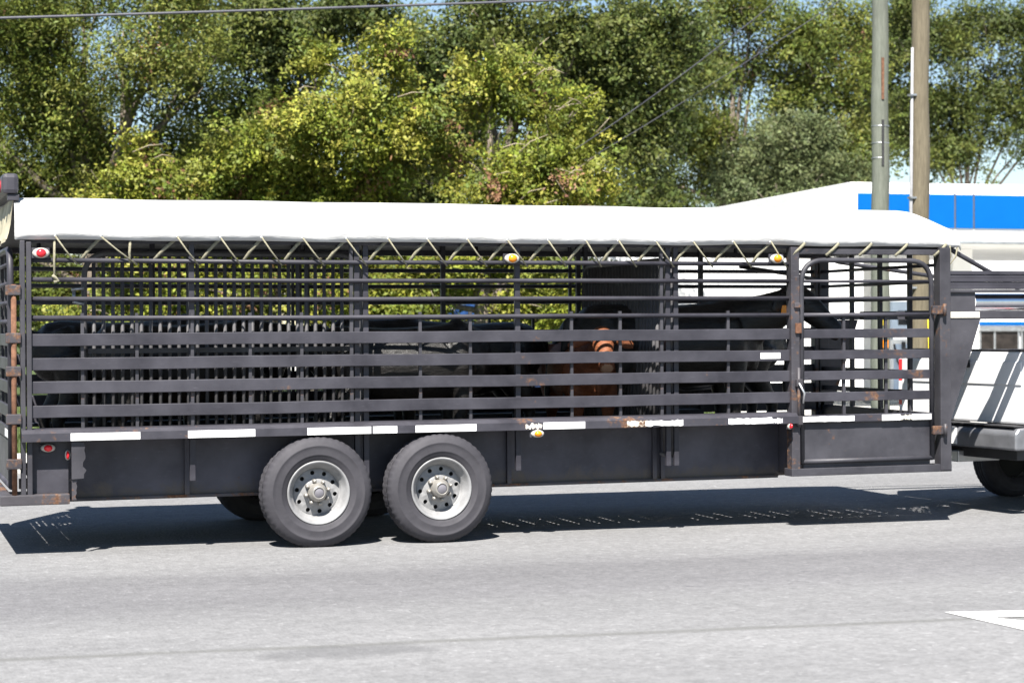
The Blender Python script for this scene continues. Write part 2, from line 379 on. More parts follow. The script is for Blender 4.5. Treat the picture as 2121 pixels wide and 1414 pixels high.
# ------------------------------------------------------------------ the livestock trailer
TILT = -R(0.36); PIV = 2.536
tr = empty('livestock_trailer')
tag(tr, 'black slatted gooseneck livestock trailer with white canvas roof on the road', 'trailer')
tr.rotation_euler = (0, TILT, 0)
_P = Vector((PIV, 0, 0)); tr.location = _P - Matrix.Rotation(TILT, 3, 'Y') @ _P
W = 2.10; L0, L1 = 0.03, 7.28
RAILS = (2.066, 1.931, 1.796, 1.664); SLATS = (1.515, 1.347, 1.183, 1.014)
XD0, XD1 = 5.985, 7.185            # side door

def side(y, s):
    """one long side; y = plane of the slats, s = +1 when the outside faces the camera side"""
    i = s  # towards the inside
    far = s < 0
    xr = XD0 - 0.08 if not far else L1
    for z in RAILS: MB().tube([(0.07, y + 0.02 * i, z + 0.004), (xr * 0.35, y + 0.02 * i, z - 0.003), (xr * 0.7, y + 0.02 * i, z + 0.002), (xr, y + 0.02 * i, z)], 0.0168, 8).build('rail', M_BLACK, tr)
    for z in SLATS:
        b = MB(); e = 0.043
        wob = [0.0009 * math.sin(q * 1.7 + z * 31) + 0.0016 * math.sin(q * 0.61 + z * 7) for q in range(25)]; xs_ = [0.07 + (xr - 0.07) * q / 24 for q in range(25)]
        b.prism([(x_, z - e + w_) for x_, w_ in zip(xs_, wob)] + [(x_, z + e + w_) for x_, w_ in zip(xs_[::-1], wob[::-1])], y, y + 0.022 * i)
        o = b.build('slat', M_SLAT, tr); mod = o.modifiers.new('bevel', 'BEVEL'); mod.width = 0.004; mod.segments = 2
    ups = (0.425, 0.803, 1.194, 1.611, 1.989, 2.883, 3.272, 4.079, 4.477, 5.385) + ((6.0, 6.6) if far else ())
    um = MB().box(-0.011, 0.011, min(y + 0.024 * i, y + 0.046 * i), max(y + 0.024 * i, y + 0.046 * i), 0.88, 1.70).mesh('upright', M_POST)
    for x in ups: inst(um, 'upright', tr, (x, 0, 0))
    pm = MB().box(-0.02, 0.02, min(y + 0.047 * i, y + 0.087 * i), max(y + 0.047 * i, y + 0.087 * i), 0.5, 2.46, 0.004).mesh('post', M_BLACK)
    for x in (1.196, 2.408, 2.475, 3.655, 4.885, 4.952) + ((6.05,) if far else ()): inst(pm, 'post', tr, (x, 0, 0))
    tm = MB().box(-0.012, 0.012, min(y + 0.022 * i, y + 0.048 * i), max(y + 0.022 * i, y + 0.048 * i), 0.88, 2.3).mesh('upright', M_POST)
    for x in (2.36, 4.82): inst(tm, 'upright', tr, (x, 0, 0))
    # eave rail under the canvas
    MB().box(0.0, L1 + 0.06, min(y + 0.03 * i, y + 0.07 * i), max(y + 0.03 * i, y + 0.07 * i), 2.19, 2.235, 0.006).build('eave_rail', M_BLACK, tr)
    # rub rail, an angle section with a sloping upper lip
    c = MB(); yo = y - 0.075 * i
    prof = [(yo, 0.812), (yo, 0.868), (yo + 0.035 * i, 0.893), (y + 0.06 * i, 0.900), (y + 0.06 * i, 0.812)]
    x1 = 5.94 if not far else L1
    vs_ = [(0.0, a, b) for a, b in prof] + [(x1, a, b) for a, b in prof]; n = len(prof)
    c.add(vs_, [tuple(range(n)), tuple(range(2 * n - 1, n - 1, -1))] + [(q, n + q, n + (q + 1) % n, (q + 1) % n) for q in range(n)])
    rub = c.build('rub_rail', M_CAP, tr)
    # skirt, set in behind the wheels
    ys = y + 0.30 * i
    MB().box(0.33, 5.95, min(ys, ys + 0.02 * i), max(ys, ys + 0.02 * i), 0.372, 0.83).build('skirt', M_SKIRT, tr)
    MB().box(0.33, 5.93, min(ys - 0.03 * i, ys - 0.003 * i), max(ys - 0.03 * i, ys - 0.003 * i), 0.362, 0.385, 0.003).build('skirt_lip', M_HINGE, tr)
    rm = MB().box(-0.017, 0.017, min(ys - 0.03 * i, ys - 0.002 * i), max(ys - 0.03 * i, ys - 0.002 * i), 0.386, 0.81).mesh('skirt_rib', M_SKIRT)
    for x in (1.19, 3.655, 4.86, 4.93): inst(rm, 'skirt_rib', tr, (x, 0, 0))
    MB().box(0.10, 5.94, min(y + 0.062 * i, y + 0.335 * i), max(y + 0.062 * i, y + 0.335 * i), 0.836, 0.85).build('fender_gap_plate', M_BLACK, tr)  # added plate, keeps sun from dropping behind the rub rail onto the skirt
    return rub
rub = side(0.0, 1); rub_far = side(W, -1)

# retro-reflective tape on the near rub rail
Xc = lambda px, y=0.0: (lambda d: CAM.x + (y + 13.758) * d.x / d.y)(FW + RT * ((px - CXP) / F))
def tape(a, b, z0, z1, y, mat, parent, ragged=0.0, seed=0):
    rg = random.Random(seed); xa, xb = Xc(a, y), Xc(b, y); m = MB()
    if ragged:
        n = 14; top = [(xa + (xb - xa) * i / n, z1 - rg.random() * ragged * (z1 - z0)) for i in range(n + 1)]; bot = [(xa + (xb - xa) * i / n, z0 + rg.random() * ragged * (z1 - z0)) for i in range(n + 1)]
        poly = bot + top[::-1]
    else: poly = [(xa, z0), (xb, z0), (xb, z1), (xa, z1)]
    m.prism(poly, y - 0.0035, y - 0.0005); return m.build('reflective_tape', mat, parent)
for a, b, mt, rg in ((148, 292, M_TAPE, 0), (391, 530, M_TAPE, 0), (638, 770, M_TAPE, 0), (774, 824, M_TAPE, 0), (862, 988, M_TAPE, 0), (1090, 1124, M_TAPE2, 0.5), (1127, 1213, M_TAPE, 0), (1300, 1345, M_TAPE2, 0.25), (1338, 1416, M_TAPE, 0.22), (1510, 1600, M_TAPE, 0.15), (1601, 1622, M_TAPE, 0.4)):
    tape(a, b, 0.8145, 0.866, -0.0745 - (0.003 if a in (1338,) else 0), mt, rub, rg, a)
tape(1577, 1618, SLATS[1] - 0.025, SLATS[1] + 0.022, -0.0005, M_TAPE, tr)

# main posts, rear corner and front corner
for y0, y1 in ((-0.03, 0.06), (W - 0.06, W + 0.03)):
    MB().box(5.905 if y0 < 0 else 7.19, 5.978 if y0 < 0 else 7.225, y0, y1, 0.40, 2.2, 0.006).build('door_post' if y0 < 0 else 'corner_post', M_DPOST, tr)
    MB().box(7.235, 7.335, y0 - 0.012 if y0 < 0 else y0, y1, 0.40, 2.205, 0.008).build('corner_post', M_POST, tr)
    MB().box(0.0, 0.032, y0 + 0.005, y1 - 0.005, 0.42, 2.205, 0.005).build('corner_post', M_POST, tr)
    MB().box(0.042, 0.076, y0 + 0.012, y1 - 0.012, 0.42, 2.195, 0.005).build('corner_post', M_POST, tr)
MB().box(5.97, 7.23, -0.02, 0.05, 2.145, 2.188, 0.005).build('door_header', M_POST, tr)
sill = MB().box(5.90, 7.34, -0.035, 0.10, 0.392, 0.452, 0.005).build('door_sill', M_DOOR, tr)
MB().box(5.955, 5.975, 0.065, 0.32, 0.40, 0.81).build('skirt_return', M_SKIRT, tr)
MB().box(5.98, 7.25, 0.055, 0.33, 0.525, 0.54).build('floor_gap_filler', M_HINGE, tr)  # added unseen plate, stops sun leaking past the floor edge behind the door
MB().box(0.10, 0.34, 0.075, 0.33, 0.525, 0.54).build('floor_gap_filler', M_HINGE, tr)

# floor, cross members, axles
fl = empty('floor_deck'); fl.parent = tr
fb = MB().box(0.0, 0.158, 0.335, W - 0.335, 0.536, 0.546).mesh('floor_plank', M_FLOOR)
for q in range(41): inst(fb, 'floor_plank', fl, (0.08 + q * 0.175, 0, 0.001 * (q % 2)), None, (1.105, 1, 1) if 0 < q < 14 else None)
cm = MB().box(-0.03, 0.03, 0.33, W - 0.33, 0.44, 0.534).mesh('cross_member', M_SKIRT)
for q in range(12): inst(cm, 'cross_member', tr, (0.51 + q * 0.525, 0, 0))
for x in (2.08, 3.005): MB().tube([(x, 0.1, 0.385), (x, W - 0.1, 0.385)], 0.05, 10).build('axle', M_SKIRT, tr)
for y in (0.5, W - 0.56): MB().box(0.1, 7.3, y, y + 0.06, 0.36, 0.438).build('chassis_beam', M_SKIRT, tr)
# front bulkhead under the neck
for z0, z1 in ((0.5, 0.86),): MB().box(7.25, 7.29, 0.07, W - 0.07, z0, z1).build('front_panel', M_DOOR, tr)
for z in (1.664, 1.796, 1.931, 2.066): MB().tube([(7.27, 0.06, z), (7.27, W - 0.06, z)], 0.014, 8).build('front_rail', M_BLACK, tr)
for z in SLATS: MB().box(7.26, 7.28, 0.06, W - 0.06, z - 0.02, z + 0.02).build('front_slat', M_SLAT, tr)
for y in (0.55, 1.05, 1.55): MB().box(7.285, 7.315, y - 0.02, y + 0.02, 0.86, 2.2).build('front_upright', M_POST, tr)

# side door with a rounded pipe frame
dr = MB()
zt = 2.098; pr = 0.021
dr.tube(arc_path([(XD0 + 0.02, -0.005, 0.49), (XD0 + 0.02, -0.005, zt), (XD1 - 0.01, -0.005, zt), (XD1 - 0.01, -0.005, 0.49)], 0.20, 8), pr, 10)
door = dr.build('side_door', M_DOOR, tr)
MB().tube([(XD0 + 0.02, -0.005, 0.505), (XD1 - 0.01, -0.005, 0.505)], 0.020, 10).build('bottom_pipe', M_DOOR, door)
for z in RAILS[1:]: MB().tube([(XD0 + 0.03, 0, z), (XD1 - 0.02, 0, z)], 0.013 if z > 1.7 else 0.0168, 8).build('rail', M_BLACK, door)
for z in SLATS:
    o = MB().box(XD0 + 0.03, XD1 - 0.02, -0.012, 0.008, z - 0.036, z + 0.036, 0.004).build('slat', M_SLAT, door)
for x in (6.39, 6.77): MB().box(x - 0.012, x + 0.012, 0.010, 0.032, 0.84, 1.66).build('upright', M_POST, door)
MB().box(XD0 + 0.035, XD1 - 0.025, 0.0, 0.02, 0.522, 0.81).build('kick_panel', M_DOOR, door)
MB().box(XD0 + 0.035, XD1 - 0.025, 0.004, 0.016, 0.454, 0.521).build('sill_gap_filler', M_DOOR, door)  # added filler that blocks sun passing under the door
dc = MB().box(XD0 + 0.03, XD1 - 0.02, -0.035, 0.022, 0.812, 0.872, 0.006).build('door_rub_rail', M_CAP, door)
tape(1663, 1771, 0.817, 0.864, -0.0355, M_TAPE, dc, 0.08, 3); tape(1828, 1866, 0.817, 0.864, -0.0355, M_TAPE, dc); tape(1866, 1890, 0.817, 0.864, -0.0355, M_TAPE2, dc, 0.3, 5); tape(1890, 1930, 0.817, 0.864, -0.0355, M_TAPE, dc)
for z in (1.70, 0.73): 
    h = MB().box(XD1 - 0.03, XD1 + 0.10, -0.062, -0.028, z - 0.035, z + 0.035, 0.008); h.tube([(XD1 + 0.075, -0.07, z - 0.05), (XD1 + 0.075, -0.07, z + 0.05)], 0.016, 8); h.build('hinge', M_HINGE, door)
lt = MB().tube([(XD0 - 0.03, -0.055, 0.78), (XD0 - 0.03, -0.055, 1.25)], 0.013, 8); lt.box(XD0 - 0.055, XD0 - 0.002, -0.07, -0.032, 0.80, 0.87, 0.005); lt.box(XD0 - 0.055, XD0 - 0.002, -0.07, -0.032, 1.10, 1.16, 0.005)
lt.build('latch', M_HINGE, door)
MB().tube([(XD0 - 0.045, -0.085, 1.13), (XD0 - 0.005, -0.10, 1.05), (XD0 - 0.012, -0.09, 0.97)], 0.009, 7).build('latch_handle', M_STEEL, door)
MB().box(XD0 - 0.05, XD0 + 0.0, -0.05, -0.032, 1.52, 1.60, 0.004).build('latch_plate', M_RUST, door)
MB().box(XD0 - 0.06, XD0 - 0.01, -0.05, -0.032, 1.72, 1.76, 0.006).build('latch_plate', M_HINGE, door)

# hinge pipe and rear gate
hp = MB().tube([(-0.045, -0.02, 0.44), (-0.045, -0.02, 1.90)], 0.019, 10).build('hinge_pipe', M_RUST, tr)
for z in (1.86, 1.53, 1.30, 0.97, 0.66): MB().box(-0.10, 0.002, -0.045, 0.008, z - 0.035, z + 0.035, 0.006).build('hinge_knuckle', M_HINGE, tr)
rg = MB().tube(arc_path([(-0.06, 0.06, 0.50), (-0.06, 0.06, 2.15), (-0.06, W - 0.06, 2.15), (-0.06, W - 0.06, 0.50), (-0.06, 0.06, 0.50)], 0.22, 8), 0.024, 10)
gate = rg.build('rear_gate', M_BLACK, tr)
for z in RAILS: MB().tube([(-0.06, 0.08, z - 0.02), (-0.06, W - 0.08, z - 0.02)], 0.016, 8).build('rail', M_BLACK, gate)
for z in SLATS + (0.86,): MB().box(-0.072, -0.05, 0.08, W - 0.08, z - 0.043, z + 0.043, 0.004).build('slat', M_SLAT, gate)
for y in (0.45, 0.85, 1.25, 1.65): MB().box(-0.048, -0.03, y - 0.015, y + 0.015, 0.52, 2.13).build('upright', M_POST, gate)
MB().box(-0.067, -0.055, 0.08, W - 0.08, 0.52, 0.81).build('kick_panel', M_DOOR, gate)
MB().box(-0.0745, -0.0725, 0.12, 0.5, 0.83, 0.885).build('reflective_tape', M_TAPE, gate)
# rear quarter: bumper step, inner panel, torn guard plate
MB().box(-0.145, 0.326, -0.04, 0.30, 0.372, 0.445, 0.008).build('bumper_step', M_HINGE, tr)
MB().box(-0.145, -0.06, 0.304, W + 0.04, 0.372, 0.445, 0.008).build('rear_bumper', M_HINGE, tr)
MB().box(0.08, 0.325, 0.05, 0.07, 0.447, 0.811).build('quarter_panel', M_BLACK, tr)
rg_ = random.Random(3); P = [(0.338, 0.545), (0.338, 0.808)]
P += [(0.432 + rg_.uniform(-0.018, 0.012), 0.80 - 0.25 * i / 9) for i in range(10)]
MB().prism(P, -0.05, -0.038).build('guard_plate', M_POST, tr)
P = [(0.340, 0.40), (0.340, 0.54)] + [(0.372 + rg_.uniform(-0.012, 0.008), 0.54 - 0.14 * i / 6) for i in range(7)]
MB().prism(P, -0.036, -0.026).build('mud_flap_remnant', M_HINGE, tr)
# bar across the top of the rear
tb = MB().box(-0.115, -0.005, -0.02, W + 0.02, 2.525, 2.668, 0.03).build('rear_light_bar', M_BLACK, tr)
MB().box(-0.08, 0.0, 0.0, 0.06, 2.48, 2.523, 0.005).build('light_bar_foot', M_BLACK, tr)

# lamps
def lamp(x, y, z, lens, wd=0.058, ht=0.036, parent=tr, ax='y', plate=True):
    e = MB()
    if plate: e.box(x - wd * 1.15, x + wd * 1.05, y - 0.004, y + 0.012, z - ht * 1.05, z + ht * 1.0, 0.006)
    base = e.build('marker_lamp', M_BLACK, parent) if plate else None
    b = MB(); n = 20
    for (rr, dd) in ((1.0, -0.006),):
        vs_ = []; prof = [(1.0, 0.0), (1.0, -0.014), (0.8, -0.022), (0.0, -0.024)]
        for r, d in prof:
            for q in range(n):
                a = 2 * math.pi * q / n; vs_.append((x + r * wd * math.cos(a), y - 0.004 + d, z + r * ht * math.sin(a)))
        fs = [(i * n + q, i * n + (q + 1) % n, (i + 1) * n + (q + 1) % n, (i + 1) * n + q) for i in range(3) for q in range(n)]
        b.add(vs_, fs, True)
    bz = b.build('bezel', M_BEZEL, base or parent)
    l = MB(); prof = [(1.0, 0.0), (0.95, -0.014), (0.7, -0.026), (0.3, -0.032), (0.0, -0.033)]
    vs_ = [(x + r * wd * 0.6 * math.cos(2 * math.pi * q / n), y - 0.020 + d, z + r * ht * 0.86 * math.sin(2 * math.pi * q / n)) for r, d in prof for q in range(n)]
    l.add(vs_, [(i * n + q, i * n + (q + 1) % n, (i + 1) * n + (q + 1) % n, (i + 1) * n + q) for i in range(4) for q in range(n)], True)
    l.build('lens', lens, base or parent)
lamp(0.142, -0.004, 2.118, M_RED); lamp(3.59, -0.004, 2.098, M_AMB); lamp(5.79, -0.004, 2.108, M_AMB)
lamp(0.185, 0.040, 0.762, M_RED, 0.05, 0.028); lamp(3.765, -0.06, 0.783, M_AMB, 0.05, 0.028); lamp(5.87, -0.05, 0.792, M_RED, 0.022, 0.024)
lamp(0.318, 0.035, 0.71, M_RED, 0.020, 0.035, plate=False)
rl = MB(); rl.lathe([(0.045, 0.0), (0.045, -0.012), (0.03, -0.022), (0.0, -0.025)], 16, (-0.116, 0.22, 2.59), 'x'); rl.build('lens', M_RED, tb)
for yy in (0.75, 1.05, 1.35):
    rl = MB(); rl.lathe([(0.045, 0.0), (0.045, -0.012), (0.03, -0.022), (0.0, -0.025)], 16, (-0.116, yy, 2.59), 'x'); rl.build('lens', M_RED, tb)

# canvas roof
def canvas():
    prof = [(-0.012, 2.212), (-0.016, 2.26), (-0.018, 2.33), (-0.012, 2.40), (0.004, 2.445), (0.035, 2.475), (0.09, 2.494), (0.2, 2.508), (0.45, 2.524), (0.8, 2.535), (1.05, 2.538)]
    prof = prof + [(W - y, z) for y, z in prof[-2::-1]]
    nx = 180; x0, x1 = -0.035, 7.43; vs_, n = [], len(prof); rg = random.Random(2)
    ph = [(rg.uniform(0.8, 6), rg.uniform(0, 6.28), rg.uniform(0.001, 0.005)) for _ in range(12)]
    for i in range(nx + 1):
        x = x0 + (x1 - x0) * i / nx
        u = max(0.0, (x - 7.00) / (x1 - 7.00)); drop = 0.185 * (u ** 1.35)
        sag = -0.012 * math.cos((x / 1.22) * 2 * math.pi) 
        wv = sum(a * math.sin(f * x + p) for f, p, a in ph)
        for j, (y, z) in enumerate(prof):
            t = (z - 2.21) / 0.33
            zz = z - drop * max(0, t) + (sag * 0.35 + wv * 0.7) * (1 if j not in (0, n - 1) else 0.6) * (0.5 if t > 0.6 else 1)
            yy = y + (0.006 * math.sin(x * 9.1 + j) + 0.004 * math.sin(x * 23 + 2 * j)) * (1 if 0 < j < n - 1 else 0.5)
            vs_.append((x, yy, zz))
    fs = [(i * n + j, (i + 1) * n + j, (i + 1) * n + j + 1, i * n + j + 1) for i in range(nx) for j in range(n - 1)]
    m = MB(); m.add(vs_, fs, True)
    # front fall of the canvas
    o = len(m.v); base = nx * n
    fr = [(7.44, m.v[base + j][1], 2.20 - 0.02 * math.sin(j)) for j in range(n)]
    m.v += fr; 
    for j in range(n - 1): m.f.append((base + j, o + j, o + j + 1, base + j + 1)); m.sm.append(True)
    ob = m.build('canvas_roof', M_CANVAS, tr)
    s = ob.modifiers.new('thick', 'SOLIDIFY'); s.thickness = 0.005; s.offset = 1
    return ob
cv = canvas()
# rear drape under the light bar
m = MB(); n = 24
for r_ in range(7):
    for q in range(n + 1):
        y = 0.0 + W * q / n; z = 2.50 - 0.29 * r_ / 6 + (0.02 * math.sin(q * 1.1) if r_ == 6 else 0)
        m.v.append((-0.04 - 0.05 * (r_ / 6) + 0.018 * math.sin(q * 1.9 + r_ * 0.5) * (r_ / 6), y, z))
m.f = [(r_ * (n + 1) + q, r_ * (n + 1) + q + 1, (r_ + 1) * (n + 1) + q + 1, (r_ + 1) * (n + 1) + q) for r_ in range(6) for q in range(n)]; m.sm = [True] * len(m.f)
m.build('rear_drape', M_CANVAS_END, tr)
for x in [0.3 + 1.22 * q for q in range(6)]:
    MB().tube([(x, 0.05, 2.21), (x, 0.06, 2.40), (x, 0.12, 2.47), (x, 0.5, 2.495), (x, 1.05, 2.505), (x, 1.6, 2.495), (x, W - 0.12, 2.47), (x, W - 0.06, 2.40), (x, W - 0.05, 2.21)], 0.016, 8).build('roof_bow', M_BLACK, tr)

# rope lacing between the canvas hem and the top rail
gr = [118, 213, 370, 460, 545, 630, 720, 806, 888, 970, 1053, 1137, 1215, 1282, 1360, 1437, 1520, 1597]
zt, zr = 2.236, 2.050
for i, g in enumerate(gr):
    nxt = gr[i + 1] if i + 1 < len(gr) else 1668
    half = min(0.5 * (nxt - g), 46) if i != 1 else 75
    a, b_ = Xc(g), Xc(g + half); c_ = Xc(nxt)
    MB().tube([(a, -0.026, zt + random.uniform(-0.004, 0.008)), (a * 0.55 + b_ * 0.45, -0.028, (zt + zr) / 2 - 0.004), (b_, -0.008, zr - 0.012)], 0.0062, 6).build('lacing_rope', M_ROPE, tr)
    MB().tube([(max(b_, c_ - 0.19) + 0.012, 0.044, zr), (max(b_, c_ - 0.19) * 0.5 + c_ * 0.5, 0.03, (zt + zr) / 2), (c_ - 0.006, -0.008, zt - 0.012)], 0.006, 6, flat=2.2).build('lacing_rope', M_ROPE, tr)
    MB().lathe([(0.011, 0.0), (0.011, -0.004), (0.005, -0.005), (0.0, -0.003)], 10, (a, -0.02, zt)).build('grommet', M_STEEL, cv)
for g in (1668, 1738, 1806, 1880, 1960):
    c_ = Xc(g)
    MB().tube([(c_ - 0.115, -0.024, 2.135), (c_ - 0.05, -0.03, 2.188), (c_ - 0.002, -0.03, 2.232)], 0.006, 6, flat=2.2).build('lacing_rope', M_ROPE, tr)
    MB().lathe([(0.011, 0.0), (0.011, -0.004), (0.005, -0.005), (0.0, -0.003)], 10, (c_, -0.02, zt)).build('grommet', M_STEEL, cv)
MB().tube([(Xc(117), 0.0, 2.21), (Xc(116), -0.004, 2.06), (Xc(117), -0.004, 1.92)], 0.009, 6).build('hanging_strap', M_ROPE, tr)
MB().tube([(Xc(112), -0.008, 1.965), (Xc(119), -0.012, 1.945), (Xc(125), -0.008, 1.928), (Xc(115), -0.010, 1.915)], 0.012, 6).build('knot', M_ROPE, tr)
MB().tube([(Xc(274), 0.0, 2.215), (Xc(272), -0.004, 2.13), (Xc(273), -0.004, 2.05)], 0.010, 6).build('hanging_strap', M_ROPE, tr)
MB().tube([(7.34, -0.02, 2.22), (7.36, 0.0, 2.14), (7.345, 0.0, 2.06), (7.40, -0.01, 2.13), (7.42, -0.01, 2.22)], 0.007, 6).build('lacing_rope', M_ROPE, tr)

# bar gates inside: one folded along the near side, one across
def bar_gate(name, length, z0, z1, step, label_=None, rad=0.014):
    g = MB().tube(arc_path([(0, 0, z0), (0, 0, z1), (length, 0, z1), (length, 0, z0), (0, 0, z0)], 0.18, 8), 0.021, 10).build(name, M_IN, tr)
    bm_ = MB().tube([(0, 0, z0 + 0.01), (0, 0, z1 - 0.01)], rad, 8).mesh('bar', M_IN)
    n = int(length / step)
    for q in range(1, n): 
        x = length * q / n
        o = inst(bm_, 'bar', g, (x, 0, 0))
        edge = min(x, length - x)
        if edge < 0.15: o.scale = (1, 1, 1 - 0.05 * (1 - edge / 0.15)); o.location.z = 0.0
    for z in (z0 + 0.42, z0 + 0.83): MB().box(0.02, length - 0.02, -0.030, -0.016, z - 0.018, z + 0.018).build('cross_bar', M_IN, g)
    return g
g1 = bar_gate('folded_gate', 2.03, 0.60, 2.13, 0.0655); g1.location = (0.475, 0.36, 0)
g2 = bar_gate('divider_gate', 1.92, 0.58, 2.10, 0.0705, rad=0.0148); g2.location = (4.93, 0.09, 0); g2.rotation_euler = (0, 0, R(90))
lk = MB().tube([(0.40, 0.33, 1.86), (0.40, 0.33, 1.78), (0.47, 0.33, 1.765)], 0.014, 7); lk.tube([(0.38, 0.32, 1.87), (0.47, 0.32, 1.88)], 0.012, 7); lk.build('gate_latch', M_STEEL, g1, (-0.475, -0.36, 0))

# wheels
def wheel(parent, x, y, z, s, rad=0.392, wd=0.235):
    """s = -1 outside faces -y"""
    e = bpy.data.objects.new('wheel', None); COL.objects.link(e); e.parent = parent; e.location = (x, y, z); e.rotation_euler = (0, 0, 0 if s < 0 else math.pi)
    return e
RW = 0.392
def tyre_mesh():
    half = 0.115; n = 150
    prof = [(0.205, -half * 0.72), (0.222, -half * 0.86), (0.245, -half * 0.97), (0.262, -half * 1.02), (0.265, -half * 1.045), (0.270, -half * 1.035), (0.30, -half * 1.05), (0.322, -half * 1.03), (0.326, -half * 1.055), (0.332, -half * 1.03), (0.355, -half * 0.93), (0.371, -half * 0.84), (0.380, -half * 0.76), (RW - 0.004, -half * 0.66), (RW, -half * 0.52), (RW, -half * 0.36), (RW - 0.009, -half * 0.33), (RW - 0.009, -half * 0.27), (RW + 0.001, -half * 0.24), (RW + 0.001, -half * 0.06), (RW - 0.009, -half * 0.03)]
    prof = prof + [(r, -h) for r, h in prof[::-1]]
    vs_ = []; m = MB()
    for j, (r, h) in enumerate(prof):
        for q in range(n):
            a = 2 * math.pi * q / n; rr = r
            if 12 <= j <= 14 or len(prof) - 15 <= j <= len(prof) - 13: rr -= 0.0055 if q % 3 == 0 else 0
            if r > 0.37 and 15 <= j <= len(prof) - 16: rr -= 0.006 if (q + j) % 4 == 0 else 0
            zz = rr * math.sin(a); 
            bulge = 1.0
            if zz < -(RW - 0.012): zz = -(RW - 0.012) - (abs(zz) - (RW - 0.012)) * 0.1
            if math.sin(a) < -0.75: bulge = 1 + 0.05 * ((-math.sin(a) - 0.75) / 0.25) * (1 if r < 0.37 else 0.4)
            vs_.append((rr * math.cos(a), h * bulge, zz))
    fs = [(j * n + q, j * n + (q + 1) % n, (j + 1) * n + (q + 1) % n, (j + 1) * n + q) for j in range(len(prof) - 1) for q in range(n)]
    m.add(vs_, fs, True); return m.mesh('tyre', M_TYRE)
def rim_mesh():
    m = MB()
    m.lathe([(0.206, 0.08), (0.206, -0.080), (0.214, -0.092), (0.222, -0.100), (0.224, -0.106), (0.220, -0.110), (0.212, -0.108), (0.205, -0.100), (0.196, -0.080), (0.186, -0.062), (0.176, -0.050), (0.172, -0.044), (0.169, -0.014), (0.166, -0.010)], 64)
    # face disc with ten round holes
    r0, r1, nh, hr, hc = 0.098, 0.166, 10, 0.0155, 0.137
    for s_ in range(nh):
        a0 = 2 * math.pi * (s_ - 0.5) / nh; a1 = 2 * math.pi * (s_ + 0.5) / nh; am = (a0 + a1) / 2
        outer = []
        k = 6
        for q in range(k): outer.append((r1, a0 + (a1 - a0) * q / k))
        for q in range(k): outer.append((r1 + (r0 - r1) * q / k, a1))
        for q in range(k): outer.append((r0, a1 + (a0 - a1) * q / k))
        for q in range(k): outer.append((r0 + (r1 - r0) * q / k, a0))
        yf = lambda r: -0.010 - 0.020 * (0.166 - r) / 0.068
        vo = [(r * math.cos(a), yf(r), r * math.sin(a)) for r, a in outer]
        hx, hz = hc * math.cos(am), hc * math.sin(am); vh, vd = [], []
        for r, a in outer:
            dx, dz = r * math.cos(a) - hx, r * math.sin(a) - hz; l = math.hypot(dx, dz)
            vh.append((hx + dx / l * hr, yf(hc), hz + dz / l * hr)); vd.append((hx + dx / l * hr, yf(hc) + 0.012, hz + dz / l * hr))
        nn = len(outer)
        m.add(vo + vh + vd, [(q, (q + 1) % nn, nn + (q + 1) % nn, nn + q) for q in range(nn)] + [(nn + q, nn + (q + 1) % nn, 2 * nn + (q + 1) % nn, 2 * nn + q) for q in range(nn)])
    m.lathe([(0.098, -0.030), (0.094, -0.036), (0.060, -0.038)], 48)
    return m.mesh('rim', M_WHEEL)
ME_TYRE, ME_RIM = tyre_mesh(), rim_mesh()
ME_BACK = MB().lathe([(0.205, 0.02), (0.0, 0.02)], 32).mesh('dark_backing_disc', M_HOLE)  # dark disc stands in for the shade seen through the wheel holes
ME_HUB = MB().lathe([(0.068, -0.034), (0.067, -0.070), (0.060, -0.098), (0.050, -0.106), (0.048, -0.120), (0.036, -0.125), (0.035, -0.121)], 32).mesh('hub', M_HUB)
ME_CAP = MB().lathe([(0.034, -0.118), (0.030, -0.121), (0.0, -0.122)], 24).mesh('hub_cap', plain('grey_hub_cap', (0.13, 0.125, 0.14), 0.5))
ME_NUT = MB().lathe([(0.0145, -0.034), (0.0145, -0.066), (0.011, -0.077), (0.0, -0.079)], 8).mesh('lug_nut', M_HUB)
def make_wheel(parent, x, y, z, out=-1, scl=1.0):
    e = bpy.data.objects.new('wheel', None); COL.objects.link(e); e.parent = parent; e.location = (x, y, z)
    e.rotation_euler = (0, 0, 0 if out < 0 else math.pi); e.scale = (scl,) * 3
    for me, nm in ((ME_TYRE, 'tyre'), (ME_RIM, 'rim'), (ME_BACK, 'dark_backing_disc'), (ME_HUB, 'hub'), (ME_CAP, 'hub_cap')): inst(me, nm, e)
    for q in range(8):
        a = 2 * math.pi * (q + 0.3) / 8; inst(ME_NUT, 'lug_nut', e, (0.082 * math.cos(a), 0, 0.082 * math.sin(a)))
    return e
for x in (2.08, 3.005):
    w_ = make_wheel(tr, x, 0.012, 0.397, -1, 1.035); make_wheel(tr, x, W - 0.012, 0.397, 1, 1.035)
    for ch in w_.children:
        if ch.name.startswith('rim'): ch.rotation_euler.y = 0.13 if x < 2.5 else 0.47

